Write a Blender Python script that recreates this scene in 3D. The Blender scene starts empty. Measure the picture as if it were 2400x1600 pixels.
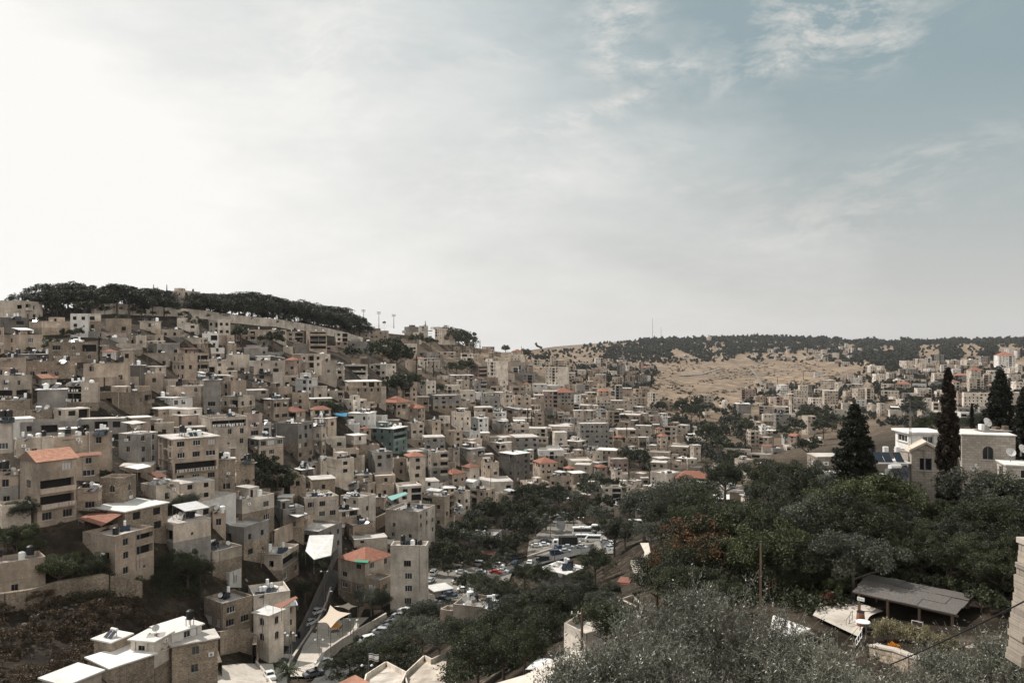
import bpy, math, random
import numpy as np
from mathutils import Vector, noise
R = random.Random(7)
NR = np.random.RandomState(11)
F, CX, CY = 1884.0, 1200.0, 800.0        # focal length of the view in photo pixels, principal point
HAZE = 3.2e-5
sc = bpy.context.scene
COL = sc.collection

# ------------------------------------------------------------------ helpers
class MB:
    """collects faces; build() links them as ONE mesh object"""
    def __init__(s): s.v = []; s.f = []; s.m = []; s.uv = []
    def quad(s, a, b, c, d, m=0, uv=None):
        n = len(s.v); s.v += [tuple(a), tuple(b), tuple(c), tuple(d)]; s.f.append((n, n+1, n+2, n+3)); s.m.append(m)
        s.uv += list(uv) if uv else [(0, 0), (1, 0), (1, 1), (0, 1)]
    def tri(s, a, b, c, m=0, uv=None):
        n = len(s.v); s.v += [tuple(a), tuple(b), tuple(c)]; s.f.append((n, n+1, n+2)); s.m.append(m)
        s.uv += list(uv) if uv else [(0, 0), (1, 0), (.5, 1)]
    def box(s, x0, y0, z0, x1, y1, z1, m=0, top=None):
        t = m if top is None else top
        w, d, h = x1-x0, y1-y0, z1-z0
        s.quad((x0,y0,z0),(x1,y0,z0),(x1,y0,z1),(x0,y0,z1), m, [(x0,z0),(x1,z0),(x1,z1),(x0,z1)])
        s.quad((x1,y1,z0),(x0,y1,z0),(x0,y1,z1),(x1,y1,z1), m, [(x1,z0),(x0,z0),(x0,z1),(x1,z1)])
        s.quad((x0,y1,z0),(x0,y0,z0),(x0,y0,z1),(x0,y1,z1), m, [(y1,z0),(y0,z0),(y0,z1),(y1,z1)])
        s.quad((x1,y0,z0),(x1,y1,z0),(x1,y1,z1),(x1,y0,z1), m, [(y0,z0),(y1,z0),(y1,z1),(y0,z1)])
        s.quad((x0,y0,z1),(x1,y0,z1),(x1,y1,z1),(x0,y1,z1), t, [(x0,y0),(x1,y0),(x1,y1),(x0,y1)])
        s.quad((x0,y1,z0),(x1,y1,z0),(x1,y0,z0),(x0,y0,z0), m, [(x0,y1),(x1,y1),(x1,y0),(x0,y0)])
    def tube(s, p0, p1, r0, r1=None, n=8, m=0, cap=True):
        p0 = Vector(p0); p1 = Vector(p1); r1 = r0 if r1 is None else r1
        d = (p1-p0).normalized(); a = d.orthogonal().normalized(); b = d.cross(a)
        A = [p0 + (a*math.cos(2*math.pi*i/n) + b*math.sin(2*math.pi*i/n))*r0 for i in range(n)]
        B = [p1 + (a*math.cos(2*math.pi*i/n) + b*math.sin(2*math.pi*i/n))*r1 for i in range(n)]
        for i in range(n):
            j = (i+1) % n; s.quad(A[i], A[j], B[j], B[i], m)
        if cap:
            for i in range(1, n-1): s.tri(B[0], B[i], B[i+1], m); s.tri(A[0], A[i+1], A[i], m)
    def bar(s, p0, p1, w, m=0): s.tube(p0, p1, w/2, w/2, 4, m)
    def xf(s, n0, fn): s.v[n0:] = [tuple(fn(Vector(p))) for p in s.v[n0:]]
    def mesh(s, name, mats, smooth=False):
        me = bpy.data.meshes.new(name); me.from_pydata(s.v, [], s.f)
        for m in mats: me.materials.append(m)
        me.polygons.foreach_set('material_index', s.m)
        u = me.uv_layers.new(name='UVMap'); u.data.foreach_set('uv', [c for p in s.uv for c in p])
        if smooth: me.polygons.foreach_set('use_smooth', [True]*len(s.f))
        me.update(); return me
    def build(s, name, mats, parent=None, smooth=False):
        return link(name, s.mesh(name, mats if isinstance(mats, (list, tuple)) else [mats], smooth), parent)

def link(name, data, parent=None, loc=None, rz=None):
    o = bpy.data.objects.new(name, data); COL.objects.link(o)
    if parent: o.parent = parent
    if loc is not None: o.location = loc
    if rz is not None: o.rotation_euler = (0, 0, rz)
    return o
def tag(o, label, cat, group=None, kind=None):
    if label: o['label'] = label
    if cat: o['category'] = cat
    if group: o['group'] = group
    if kind: o['kind'] = kind
    return o
def empty(name, loc, rz=0):
    o = link(name, None, None, loc, rz); o.empty_display_size = .5; return o
def copy_tree(o, parent=None, loc=None, rz=None, s=None):
    c = o.copy(); COL.objects.link(c); c.parent = parent
    if loc is not None: c.location = loc
    if rz is not None: c.rotation_euler = (0, 0, rz)
    if s is not None: c.scale = s
    for ch in o.children: copy_tree(ch, c)
    return c
PENDING = []     # things whose label is completed with the nearest landmark
LM = []          # landmarks: (x px, y px, short name)
def later(o, desc, cat, x, y, group): PENDING.append((o, desc, x, y)); tag(o, None, cat, group)

# ------------------------------------------------------------------ relief: distance of the ground along each column of view
KN = {
 -1400:[(735,340),(780,290),(900,235),(1000,200),(1100,170),(1240,152),(1400,140),(1500,128),(1600,112),(1800,85),(2200,45)],
 0:   [(728,345),(750,315),(780,290),(850,255),(900,235),(1000,200),(1100,170),(1240,152),(1400,140),(1500,128),(1600,112),(1800,85),(2200,45)],
 250: [(722,390),(745,350),(800,300),(850,260),(900,240),(1000,215),(1100,185),(1240,160),(1400,148),(1500,135),(1600,120),(1800,85),(2200,45)],
 500: [(735,450),(770,415),(800,395),(850,370),(900,320),(1000,250),(1100,215),(1200,192),(1300,180),(1400,170),(1500,160),(1600,145),(1800,85),(2200,40)],
 650: [(748,520),(780,460),(850,400),(900,360),(1000,300),(1100,255),(1200,225),(1300,205),(1400,190),(1500,178),(1600,150),(1800,85),(2200,40)],
 800: [(768,600),(800,540),(850,440),(900,400),(1000,340),(1100,305),(1200,270),(1300,235),(1400,215),(1480,205),(1600,140),(1800,80),(2200,40)],
 1000:[(790,800),(850,640),(900,550),(1000,430),(1100,360),(1200,310),(1300,262),(1400,215),(1500,160),(1600,115),(1800,75),(2200,40)],
 1200:[(826,1300),(870,760),(950,590),(1050,490),(1150,420),(1250,330),(1330,270),(1400,195),(1500,110),(1600,75),(1800,50),(2200,30)],
 1300:[(812,2600),(840,1500),(880,950),(950,680),(1050,515),(1150,425),(1250,330),(1330,250),(1400,160),(1500,95),(1600,60),(1800,40),(2200,25)],
 1400:[(803,3000),(830,2200),(870,1300),(900,1000),(950,760),(1050,540),(1150,430),(1250,330),(1330,230),(1400,130),(1500,78),(1600,50),(1800,35),(2200,22)],
 1600:[(795,3200),(830,2300),(870,1700),(910,1200),(950,900),(1050,600),(1150,430),(1220,330),(1280,150),(1350,105),(1450,70),(1600,42),(1800,30),(2000,22),(2200,16)],
 1800:[(790,3300),(830,2400),(860,1900),(900,1450),(950,950),(1050,640),(1120,500),(1180,160),(1250,110),(1350,80),(1450,60),(1600,42),(1800,30),(2000,22),(2200,16)],
 2000:[(800,3300),(830,2300),(870,1500),(900,1200),(950,900),(1020,650),(1070,400),(1120,130),(1180,95),(1300,75),(1420,64),(1500,57),(1600,46),(1800,30),(2000,22),(2200,16)],
 2200:[(799,3300),(830,2000),(870,1300),(900,1100),(950,850),(1000,600),(1060,250),(1110,105),(1180,88),(1300,70),(1400,62),(1480,57),(1600,45),(1800,30),(2200,14)],
 2400:[(795,3300),(830,1800),(870,1200),(900,1000),(950,800),(1000,400),(1050,130),(1130,90),(1300,68),(1400,60),(1480,54),(1600,40),(1800,26),(2200,12)],
 3800:[(795,3300),(830,1800),(870,1200),(900,1000),(950,800),(1000,400),(1050,130),(1130,88),(1300,66),(1400,58),(1480,52),(1600,40),(1800,26),(2200,12)]}
KX = sorted(KN)
CREST = [(-1400,735),(0,728),(250,722),(500,735),(650,748),(800,768),(900,780),(1000,790),(1100,812),(1180,826),(1230,822),(1300,812),(1400,804),(1440,801),(1520,797),(1600,795),(1700,792),(1800,790),(1900,793),(2000,800),(2100,803),(2200,799),(2400,795),(3800,800)]
def crest(x): return float(np.interp(x, [c[0] for c in CREST], [c[1] for c in CREST]))
_kc = {k: ([p[0] for p in KN[k]], [math.log(p[1]) for p in KN[k]]) for k in KX}
def dist(x, y):
    x = min(max(x, KX[0]), KX[-1]-.001)
    i = next(i for i in range(len(KX)-1) if KX[i] <= x < KX[i+1]); a, b = KX[i], KX[i+1]
    t = (x-a)/(b-a)
    la = np.interp(y, *_kc[a]); lb = np.interp(y, *_kc[b])
    return math.exp(la*(1-t)+lb*t)
def at(x, y, D): return Vector(((x-CX)/F*D, D, -(y-CY)/F*D))
def ground(x, y): return at(x, y, dist(x, y))
# ------------------------------------------------------------------ materials
class NT:
    def __init__(s, m):
        m.use_nodes = True; s.t = m.node_tree; s.n = s.t.nodes; s.n.clear()
    def a(s, typ, **k):
        nd = s.n.new(typ)
        for q, v in k.items(): setattr(nd, q, v)
        return nd
    def l(s, a, b): s.t.links.new(a, b)
    def math(s, op, a, b=None, clamp=False):
        nd = s.a('ShaderNodeMath', operation=op, use_clamp=clamp)
        for i, q in enumerate((a, b)):
            if q is None: continue
            if isinstance(q, (int, float)): nd.inputs[i].default_value = q
            else: s.l(q, nd.inputs[i])
        return nd.outputs[0]
    def noise(s, vec, scale, detail=3, rough=.55, mp=None):
        if mp:
            m = s.a('ShaderNodeMapping'); m.inputs['Scale'].default_value = mp; s.l(vec, m.inputs[0]); vec = m.outputs[0]
        nd = s.a('ShaderNodeTexNoise'); nd.inputs['Scale'].default_value = scale; nd.inputs['Detail'].default_value = detail
        nd.inputs['Roughness'].default_value = rough; s.l(vec, nd.inputs['Vector']); return nd.outputs['Fac']
    def ramp(s, fac, stops):
        nd = s.a('ShaderNodeValToRGB'); s.l(fac, nd.inputs[0]); e = nd.color_ramp.elements
        while len(e) < len(stops): e.new(.5)
        for q, (p, c) in zip(e, stops): q.position = p; q.color = (*c, 1) if len(c) == 3 else c
        return nd.outputs[0]
    def rng(s, v, a, b, c, d):
        nd = s.a('ShaderNodeMapRange'); s.l(v, nd.inputs[0])
        for i, q in enumerate((a, b, c, d)): nd.inputs[i+1].default_value = q
        return nd.outputs[0]
    def mix(s, f, a, b, blend='MIX'):
        nd = s.a('ShaderNodeMix', data_type='RGBA', blend_type=blend)
        for i, q in ((0, f), (6, a), (7, b)):
            if isinstance(q, (int, float)): nd.inputs[i].default_value = q
            elif isinstance(q, tuple): nd.inputs[i].default_value = (*q, 1)
            else: s.l(q, nd.inputs[i])
        return nd.outputs[2]
    def out(s, col, rough=.9, spec=.2, metal=0, bump=None, bstr=.3, bdist=.05):
        p = s.a('ShaderNodeBsdfPrincipled'); o = s.a('ShaderNodeOutputMaterial')
        if isinstance(col, tuple): p.inputs['Base Color'].default_value = (*col, 1)
        else: s.l(col, p.inputs['Base Color'])
        p.inputs['Roughness'].default_value = rough; p.inputs['Specular IOR Level'].default_value = spec; p.inputs['Metallic'].default_value = metal
        if bump is not None:
            b = s.a('ShaderNodeBump'); b.inputs['Strength'].default_value = bstr; b.inputs['Distance'].default_value = bdist
            s.l(bump, b.inputs['Height']); s.l(b.outputs[0], p.inputs['Normal'])
        s.l(p.outputs[0], o.inputs[0]); return p
def scaled(c, k): return tuple(q*k for q in c)
def wallmat(name, base, rubble=0, brick=.45, streak=.36, patch=.38):
    m = bpy.data.materials.new(name); t = NT(m)
    pos = t.a('ShaderNodeNewGeometry').outputs['Position']; uv = t.a('ShaderNodeTexCoord').outputs['UV']
    oi = t.a('ShaderNodeObjectInfo').outputs['Random']
    n1 = t.noise(pos, .22, 4); n2 = t.noise(pos, 2.2, 4, .7); st = t.noise(uv, 1.0, 4, .65, (.55, .09, 1)); n3 = t.noise(pos, .7, 2)
    v = t.math('MULTIPLY', t.rng(n1, .3, .7, 1-patch, 1+patch*.6), t.rng(st, .35, .72, 1.05, 1-streak))
    v = t.math('MULTIPLY', v, t.rng(n2, .3, .75, 1.12, .82))
    v = t.math('MULTIPLY', v, t.rng(oi, 0, 1, .74, 1.25))
    br = t.a('ShaderNodeTexBrick'); t.l(uv, br.inputs['Vector'])
    br.inputs['Scale'].default_value = 1; br.inputs['Brick Width'].default_value = .55; br.inputs['Row Height'].default_value = .27
    br.inputs['Mortar Size'].default_value = .02+.03*rubble; br.inputs['Mortar Smooth'].default_value = .3; br.inputs['Bias'].default_value = 0
    br.inputs['Color1'].default_value = (1.12,1.12,1.12,1); br.inputs['Color2'].default_value = (.8-.2*rubble,.8-.22*rubble,.8-.24*rubble,1)
    br.inputs['Mortar'].default_value = (.62-.3*rubble,.6-.3*rubble,.58-.3*rubble,1)
    c = t.mix(1.0, base, v, 'MULTIPLY')
    if rubble:
        vo = t.a('ShaderNodeTexVoronoi'); vo.inputs['Scale'].default_value = 4.2; t.l(pos, vo.inputs['Vector'])
        c = t.mix(.5, c, t.ramp(vo.outputs['Color'], [(.15,(.35,.32,.3)),(.5,(.95,.93,.9)),(.9,(1.3,1.28,1.22))]), 'MULTIPLY')
    c = t.mix(brick, c, br.outputs['Color'], 'MULTIPLY')
    c = t.mix(t.rng(n3, .55, .75, 0, .35), c, scaled(base, .55))
    t.out(c, .92, .15, bump=n2, bstr=.35, bdist=.04+.1*rubble); return m
def simple(name, base, rough=.8, var=.2, scale=1.0, metal=0, spec=.3, rnd=.0, dirt=None):
    m = bpy.data.materials.new(name); t = NT(m); pos = t.a('ShaderNodeNewGeometry').outputs['Position']
    n = t.noise(pos, scale, 6, .68); v = t.rng(n, .3, .7, 1-var, 1+var)
    if rnd: v = t.math('MULTIPLY', v, t.rng(t.a('ShaderNodeObjectInfo').outputs['Random'], 0, 1, 1-rnd, 1+rnd))
    c = t.mix(1.0, base, v, 'MULTIPLY')
    if dirt: c = t.mix(t.rng(t.noise(pos, .35, 5, .65), .5, .68, 0, .8), c, dirt)
    t.out(c, rough, spec, metal, bump=n, bstr=.15); return m
def tilemat(name, base):
    m = bpy.data.materials.new(name); t = NT(m); uv = t.a('ShaderNodeTexCoord').outputs['UV']; pos = t.a('ShaderNodeNewGeometry').outputs['Position']
    w = t.a('ShaderNodeTexWave'); w.bands_direction = 'Y'; w.inputs['Scale'].default_value = .9; w.inputs['Distortion'].default_value = .4; t.l(uv, w.inputs['Vector'])
    w2 = t.a('ShaderNodeTexWave'); w2.bands_direction = 'X'; w2.inputs['Scale'].default_value = 1.3; t.l(uv, w2.inputs['Vector'])
    n = t.noise(pos, 1.3, 4, .7)
    c = t.mix(1.0, base, t.rng(n, .3, .7, .7, 1.25), 'MULTIPLY')
    c = t.mix(.5, c, t.ramp(w.outputs['Fac'], [(0,(.45,.4,.38)),(.5,(1,1,1)),(1,(1.15,1.1,1.1))]), 'MULTIPLY')
    c = t.mix(.3, c, t.ramp(w2.outputs['Fac'], [(0,(.5,.5,.5)),(1,(1.1,1.1,1.1))]), 'MULTIPLY')
    c = t.mix(1.0, c, t.rng(t.a('ShaderNodeObjectInfo').outputs['Random'], 0, 1, .75, 1.15), 'MULTIPLY')
    t.out(c, .85, .2, bump=w.outputs['Fac'], bstr=.5, bdist=.05); return m
def leafmat(name, lo, hi, accent=None, af=.9, trans=.25, rough=.6, spec=.3):
    m = bpy.data.materials.new(name); t = NT(m); uv = t.a('ShaderNodeTexCoord').outputs['UV']
    sx = t.a('ShaderNodeSeparateXYZ'); t.l(uv, sx.inputs[0])
    c = t.mix(sx.outputs[0], lo, hi)
    c = t.mix(1.0, c, t.rng(t.a('ShaderNodeObjectInfo').outputs['Random'], 0, 1, .75, 1.25), 'MULTIPLY')
    if accent:
        pos = t.a('ShaderNodeTexCoord').outputs['Object']
        f = t.math('MULTIPLY', t.rng(t.noise(pos, .6, 2), .47, .55, 0, 1), t.math('GREATER_THAN', sx.outputs[1], 1-af))
        c = t.mix(f, c, accent)
    p = t.a('ShaderNodeBsdfPrincipled'); p.inputs['Roughness'].default_value = rough; p.inputs['Specular IOR Level'].default_value = spec
    t.l(c, p.inputs['Base Color'])
    tr = t.a('ShaderNodeBsdfTranslucent'); t.l(c, tr.inputs[0]); mx = t.a('ShaderNodeMixShader'); mx.inputs[0].default_value = trans
    t.l(p.outputs[0], mx.inputs[1]); t.l(tr.outputs[0], mx.inputs[2]); o = t.a('ShaderNodeOutputMaterial'); t.l(mx.outputs[0], o.inputs[0]); return m

W = {'c': wallmat('wall_cream', (.51,.44,.365)), 'b': wallmat('wall_tan', (.42,.342,.272)), 'g': wallmat('wall_grey', (.27,.252,.23), brick=.2),
     'w': wallmat('wall_white', (.60,.58,.55), brick=.05, streak=.25, patch=.15), 'r': wallmat('wall_rubble', (.38,.315,.25), rubble=1, brick=.5),
     'd': wallmat('wall_dark', (.15,.135,.12), brick=.2), 'p': wallmat('wall_pink', (.37,.29,.25)), 't': wallmat('wall_teal', (.16,.215,.19), brick=.1),
     'l': wallmat('wall_limestone', (.60,.535,.46), brick=.3, streak=.3)}
W['s'] = wallmat('wall_coursed_stone', (.42,.37,.315), brick=1.0, streak=.3)
WNAME = {'s':'coursed stone','c':'cream','b':'tan','g':'grey','w':'white','r':'rough stone','d':'dark grey','p':'pinkish','t':'teal','l':'pale limestone'}
M = {
 'roof': simple('roof_plaster', (.50,.46,.42), .9, .18, .6, rnd=.22, dirt=(.22,.19,.165)),
 'roofg': simple('roof_grey', (.27,.25,.235), .9, .25, .5, rnd=.25, dirt=(.12,.105,.095)),
 'roofw': simple('roof_white', (.62,.60,.57), .8, .14, .5, rnd=.16, dirt=(.5,.47,.44)),
 'sheet': simple('metal_sheet', (.66,.66,.65), .45, .1, .8, metal=.2, rnd=.15, dirt=(.42,.38,.34)),
 'tile': tilemat('roof_tile', (.30,.135,.092)), 'tileo': tilemat('roof_tile_orange', (.42,.215,.145)), 'tiled': tilemat('roof_tile_dark', (.20,.09,.065)),
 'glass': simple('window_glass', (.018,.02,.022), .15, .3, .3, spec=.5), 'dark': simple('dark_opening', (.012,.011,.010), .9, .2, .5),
 'frame': simple('frame_metal', (.22,.21,.20), .5), 'framew': simple('frame_white', (.62,.61,.59), .6), 'shut': simple('shutter', (.42,.40,.375), .7, .1, 3, rnd=.2),
 'sill': simple('sill_stone', (.42,.37,.32), .9), 'black': simple('tank_black', (.015,.015,.016), .5), 'white': simple('white_enamel', (.75,.75,.73), .4, .05),
 'panel': simple('solar_glass', (.02,.024,.035), .12, .2, .5, spec=.6), 'steel': simple('steel', (.20,.19,.18), .5, .2, metal=.3), 'dish': simple('dish_grey', (.50,.49,.47), .5, .08),
 'wood': simple('pole_wood', (.13,.09,.065), .85), 'rust': simple('rust', (.22,.10,.065), .8, .3, 3), 'cloth': simple('sail_cloth', (.52,.43,.34), .8, .06, 2),
 'green': simple('green_tarp', (.03,.22,.13), .6, .25, 2), 'blue': simple('blue_tarp', (.03,.17,.30), .6, .2, 2), 'teal': simple('teal_tarp', (.18,.36,.33), .7, .25, 2), 'redc': simple('red_paint', (.30,.05,.04), .4, .1),
 'asph': simple('asphalt', (.055,.053,.050), .9, .25, .5, dirt=(.09,.083,.075)), 'lot': simple('lot_dust', (.19,.172,.15), .95, .22, .4, dirt=(.10,.09,.08)),
 'pave': simple('pale_paving', (.50,.45,.39), .9, .12, 1.5, dirt=(.36,.31,.26)), 'bark': simple('bark', (.10,.075,.055), .95, .3, 4), 'obark': simple('olive_bark', (.15,.13,.11), .95, .3, 6),
 'thatch': simple('reed_mat', (.11,.10,.092), .95, .45, 9, dirt=(.10,.09,.08)), 'rubber': simple('rubber', (.012,.012,.012), .8), 'concrete': simple('concrete', (.30,.28,.255), .9, .2, .8, dirt=(.18,.16,.14))}
def carpaint(n, c): return simple(n, c, .25, .02, 1, spec=.6)
LEAF = {'broad': leafmat('leaves_dark', (.010,.014,.006), (.058,.066,.030), trans=.15), 'pine': leafmat('needles_pine', (.014,.017,.010), (.042,.044,.027), trans=.1),
 'cyp': leafmat('needles_cypress', (.008,.010,.006), (.022,.023,.013), trans=.08), 'olivem': leafmat('leaves_olive_far', (.022,.026,.017), (.125,.130,.095), trans=.12), 'olive': leafmat('leaves_olive', (.034,.037,.025), (.27,.27,.21), trans=.15, rough=.4, spec=.5),
 'orange': leafmat('leaves_orange_flowers', (.012,.015,.006), (.038,.044,.016), (.26,.105,.045), .42, trans=.12), 'scrub': leafmat('scrub_leaves', (.030,.021,.012), (.100,.066,.036), trans=.1),
 'light': leafmat('leaves_light', (.018,.024,.008), (.070,.080,.030), trans=.13), 'hedge': leafmat('hedge_leaves', (.16,.14,.075), (.42,.37,.22)), 'flower': leafmat('orange_flowers', (.55,.20,.02), (.75,.33,.03)),
 'redbush': leafmat('reddish_leaves', (.06,.022,.014), (.16,.055,.035)), 'cypbr': leafmat('cypress_brown', (.010,.010,.006), (.050,.034,.022), trans=.08)}
# ground: dry gold grass, earth, scrub patches, pale rock
def groundmat():
    m = bpy.data.materials.new('hillside_ground'); t = NT(m); pos = t.a('ShaderNodeNewGeometry').outputs['Position']
    sx = t.a('ShaderNodeSeparateXYZ'); t.l(pos, sx.inputs[0]); far = t.rng(sx.outputs[1], 450, 1000, 0, 1)
    big = t.noise(pos, .006, 5, .6); mid = t.noise(pos, .05, 5, .65); fine = t.noise(pos, .8, 4, .7)
    near = t.ramp(t.noise(pos, .16, 7, .75), [(.34,(.012,.009,.007)),(.50,(.030,.023,.016)),(.62,(.062,.048,.035)),(.76,(.17,.14,.11))])  # earth and scrub, darkened to carry the shade between houses in the colour
    gold = t.ramp(mid, [(.30,(.08,.06,.043)),(.42,(.19,.138,.095)),(.56,(.25,.185,.128)),(.70,(.38,.305,.23))])
    bands = t.a('ShaderNodeTexWave'); bands.bands_direction = 'Z'; bands.inputs['Scale'].default_value = .055; bands.inputs['Distortion'].default_value = 11.0; bands.inputs['Detail'].default_value = 3; bands.inputs['Detail Scale'].default_value = .25
    mp = t.a('ShaderNodeMapping'); mp.inputs['Scale'].default_value = (.12,.12,2.2); t.l(pos, mp.inputs[0]); t.l(mp.outputs[0], bands.inputs['Vector'])
    gold = t.mix(t.rng(bands.outputs['Fac'], .0, .3, .4, 0), gold, (.085,.068,.048))  # terrace lines, their shadow painted as dark bands into the slope colour
    gold = t.mix(t.rng(t.noise(pos, .007, 6, .7, (1,.6,3)), .46, .62, 0, .7), gold, (.13,.10,.073))
    gold = t.mix(t.rng(t.noise(pos, .022, 5, .7), .56, .66, 0, .75), gold, (.06,.055,.04))
    c = t.mix(far, near, gold); c = t.mix(1.0, c, t.rng(fine, .3, .7, .75, 1.25), 'MULTIPLY')
    vo = t.a('ShaderNodeTexVoronoi'); vo.inputs['Scale'].default_value = .45; t.l(pos, vo.inputs['Vector'])
    c = t.mix(t.math('MULTIPLY', t.math('LESS_THAN', vo.outputs['Distance'], .2), t.rng(mid, .5, .62, 0, .55)), c, (.42,.37,.31))
    t.out(c, .95, .1, bump=mid, bstr=.6, bdist=1.5); return m
GROUND = groundmat()

# ------------------------------------------------------------------ shared small meshes for houses
_wc = {}
def window_mesh(w, h, kind):
    k = (w, h, kind)
    if k in _wc: return _wc[k]
    b = MB(); pane = {'shut': 1, 'dark': 2}.get(kind, 0)
    if kind == 'arch':
        n = 8; r = w/2; zc = h-r
        pts = [(w/2+r*math.cos(math.pi*i/n), zc+r*math.sin(math.pi*i/n)) for i in range(n+1)]
        # stone spandrels that close the square opening into an arch, standing at the wall plane
        for i in range(n):
            (x0, z0), (x1, z1) = pts[i], pts[i+1]
            b.quad((x0,-.01,z0),(x1,-.01,z1),(x1,-.01,h),(x0,-.01,h), 3); b.quad((x0,-.01,z0),(x0,.2,z0),(x1,.2,z1),(x1,-.01,z1), 3)
    b.quad((0,.17,0),(w,.17,0),(w,.17,h),(0,.17,h), pane)
    win = b.mesh('pane', [M['glass'], M['shut'], M['dark'], M['sill']])
    f = MB(); t = .06; m = 0
    for x0, z0, x1, z1 in ((0,0,t,h),(w-t,0,w,h),(t,0,w-t,t),(t,h-t,w-t,h)): f.box(x0,.09,z0,x1,.15,z1, m)
    nb = 1 if w < 1.6 else int(w/.8)
    for i in range(nb): x = w*(i+1)/(nb+1); f.box(x-.025,.09,t,x+.025,.15,h-t, m)
    f.box(-.12,-.10,-.10,w+.12,.0,-.002, 1)
    fr = f.mesh('frame', [M['framew'] if (kind == 'glass' and (w > 1.3 or h < 1.2)) else M['frame'], M['sill']])
    _wc[k] = (win, fr); return _wc[k]
def _m(name, fn, mats, smooth=False):
    b = MB(); fn(b); return b.mesh(name, mats, smooth)
def _tank(b):
    for x in (-.4,.4):
        for y in (-.4,.4): b.box(x-.04,y-.04,0,x+.04,y+.04,1.0,1)
    b.box(-.55,-.55,1.0,.55,.55,1.06,1); b.tube((0,0,1.06),(0,0,2.3),.55,.55,12,0); b.tube((0,0,2.3),(0,0,2.5),.55,.22,12,0)
def _tankg(b): b.tube((0,0,0),(0,0,1.3),.6,.6,12,0); b.tube((0,0,1.3),(0,0,1.48),.6,.2,12,0)
def _boiler(b):
    b.tube((0,0,.9),(0,0,2.1),.3,.3,10,0); b.box(-.3,-.3,.1,.3,.3,.9,1)
    for x in (-1.0,.15): b.quad((x,-.4,.35),(x+1.0,-.4,.35),(x+1.0,-1.7,.15),(x,-1.7,.15),2); b.quad((x,-1.7,.1),(x+1,-1.7,.1),(x+1,-.3,1.1),(x,-.3,1.1),2)
def _boilerh(b):
    b.tube((-.7,0,1.2),(.7,0,1.2),.3,.3,10,0)
    for x in (-.6,.6): b.box(x-.04,-.04,0,x+.04,.04,1.1,1)
    for x in (-1.0,.05): b.box(x,-.06,.2,x+.95,0,.22,1); b.quad((x,-1.5,.12),(x+.95,-1.5,.12),(x+.95,-.2,1.05),(x,-.2,1.05),2)
def _dish(b):
    n0 = len(b.v); n = 14
    prev = None
    for k in range(5):
        r = .5*k/4; y = -.16*(k/4)**2
        ring = [(r*math.cos(2*math.pi*i/n), y, r*math.sin(2*math.pi*i/n)) for i in range(n)]
        if prev:
            for i in range(n): j = (i+1) % n; b.quad(prev[i], prev[j], ring[j], ring[i], 0)
        prev = ring
    b.bar((0,0,-.4),(0,-.42,0),.03,1)
    b.xf(n0, lambda p: Vector((p.x, p.y*math.cos(.6)-p.z*math.sin(.6)*-1, p.z*math.cos(.6)+p.y*-math.sin(.6)))+Vector((0,0,1.0)))
    b.tube((0,.05,0),(0,.05,1.0),.035,.035,6,1)
def _ant(b):
    b.tube((0,0,0),(0,0,3.0),.03,.025,5,0); b.bar((-.7,0,2.8),(.7,0,2.8),.03)
    for i in range(6): x = -.6+i*.24; b.bar((x,-.25,2.8),(x,.25,2.8),.02)
def _rebar(b):
    for x in (0,.25):
        for y in (0,.25): b.bar((x,y,0),(x+R.uniform(-.05,.05),y,1.0),.03)
    b.box(-.05,-.05,0,.3,.3,.45,1)
def _ac(b): b.box(0,-.35,0,.85,0,.6,0); b.tube((.42,-.36,.3),(.42,-.355,.3),.22,.22,10,1)
def _crate(b):
    b.box(-1.5,-1.1,-.01,1.5,1.1,.03,0)
    for i in range(6):
        x, y = R.uniform(-1.4,1.4), R.uniform(-1,1); w = R.uniform(.15,.5); b.box(x,y,0,x+w,y+w*R.uniform(.5,2),R.uniform(.1,.7), R.choice((0,1,2)))
CL = {'water_tank': [_m('water_tank', _tank, [M['black'], M['steel']]), _m('water_tank', _tankg, [M['black']]), _m('water_tank', _tankg, [M['white']])],
 'solar_heater': [_m('solar_heater', _boiler, [M['white'], M['steel'], M['panel']]), _m('solar_heater', _boilerh, [M['white'], M['steel'], M['panel']])],
 'satellite_dish': [_m('satellite_dish', _dish, [M['dish'], M['steel']])], 'antenna': [_m('antenna', _ant, [M['steel']])],
 'rebar_stub': [_m('rebar_stub', _rebar, [M['rust'], M['concrete']])], 'rooftop_clutter': [_m('rooftop_clutter', _crate, [M['concrete'], M['wood'], M['white']]) for _ in range(3)]}
ACM = _m('air_conditioner', _ac, [M['white'], M['frame']])

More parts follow.
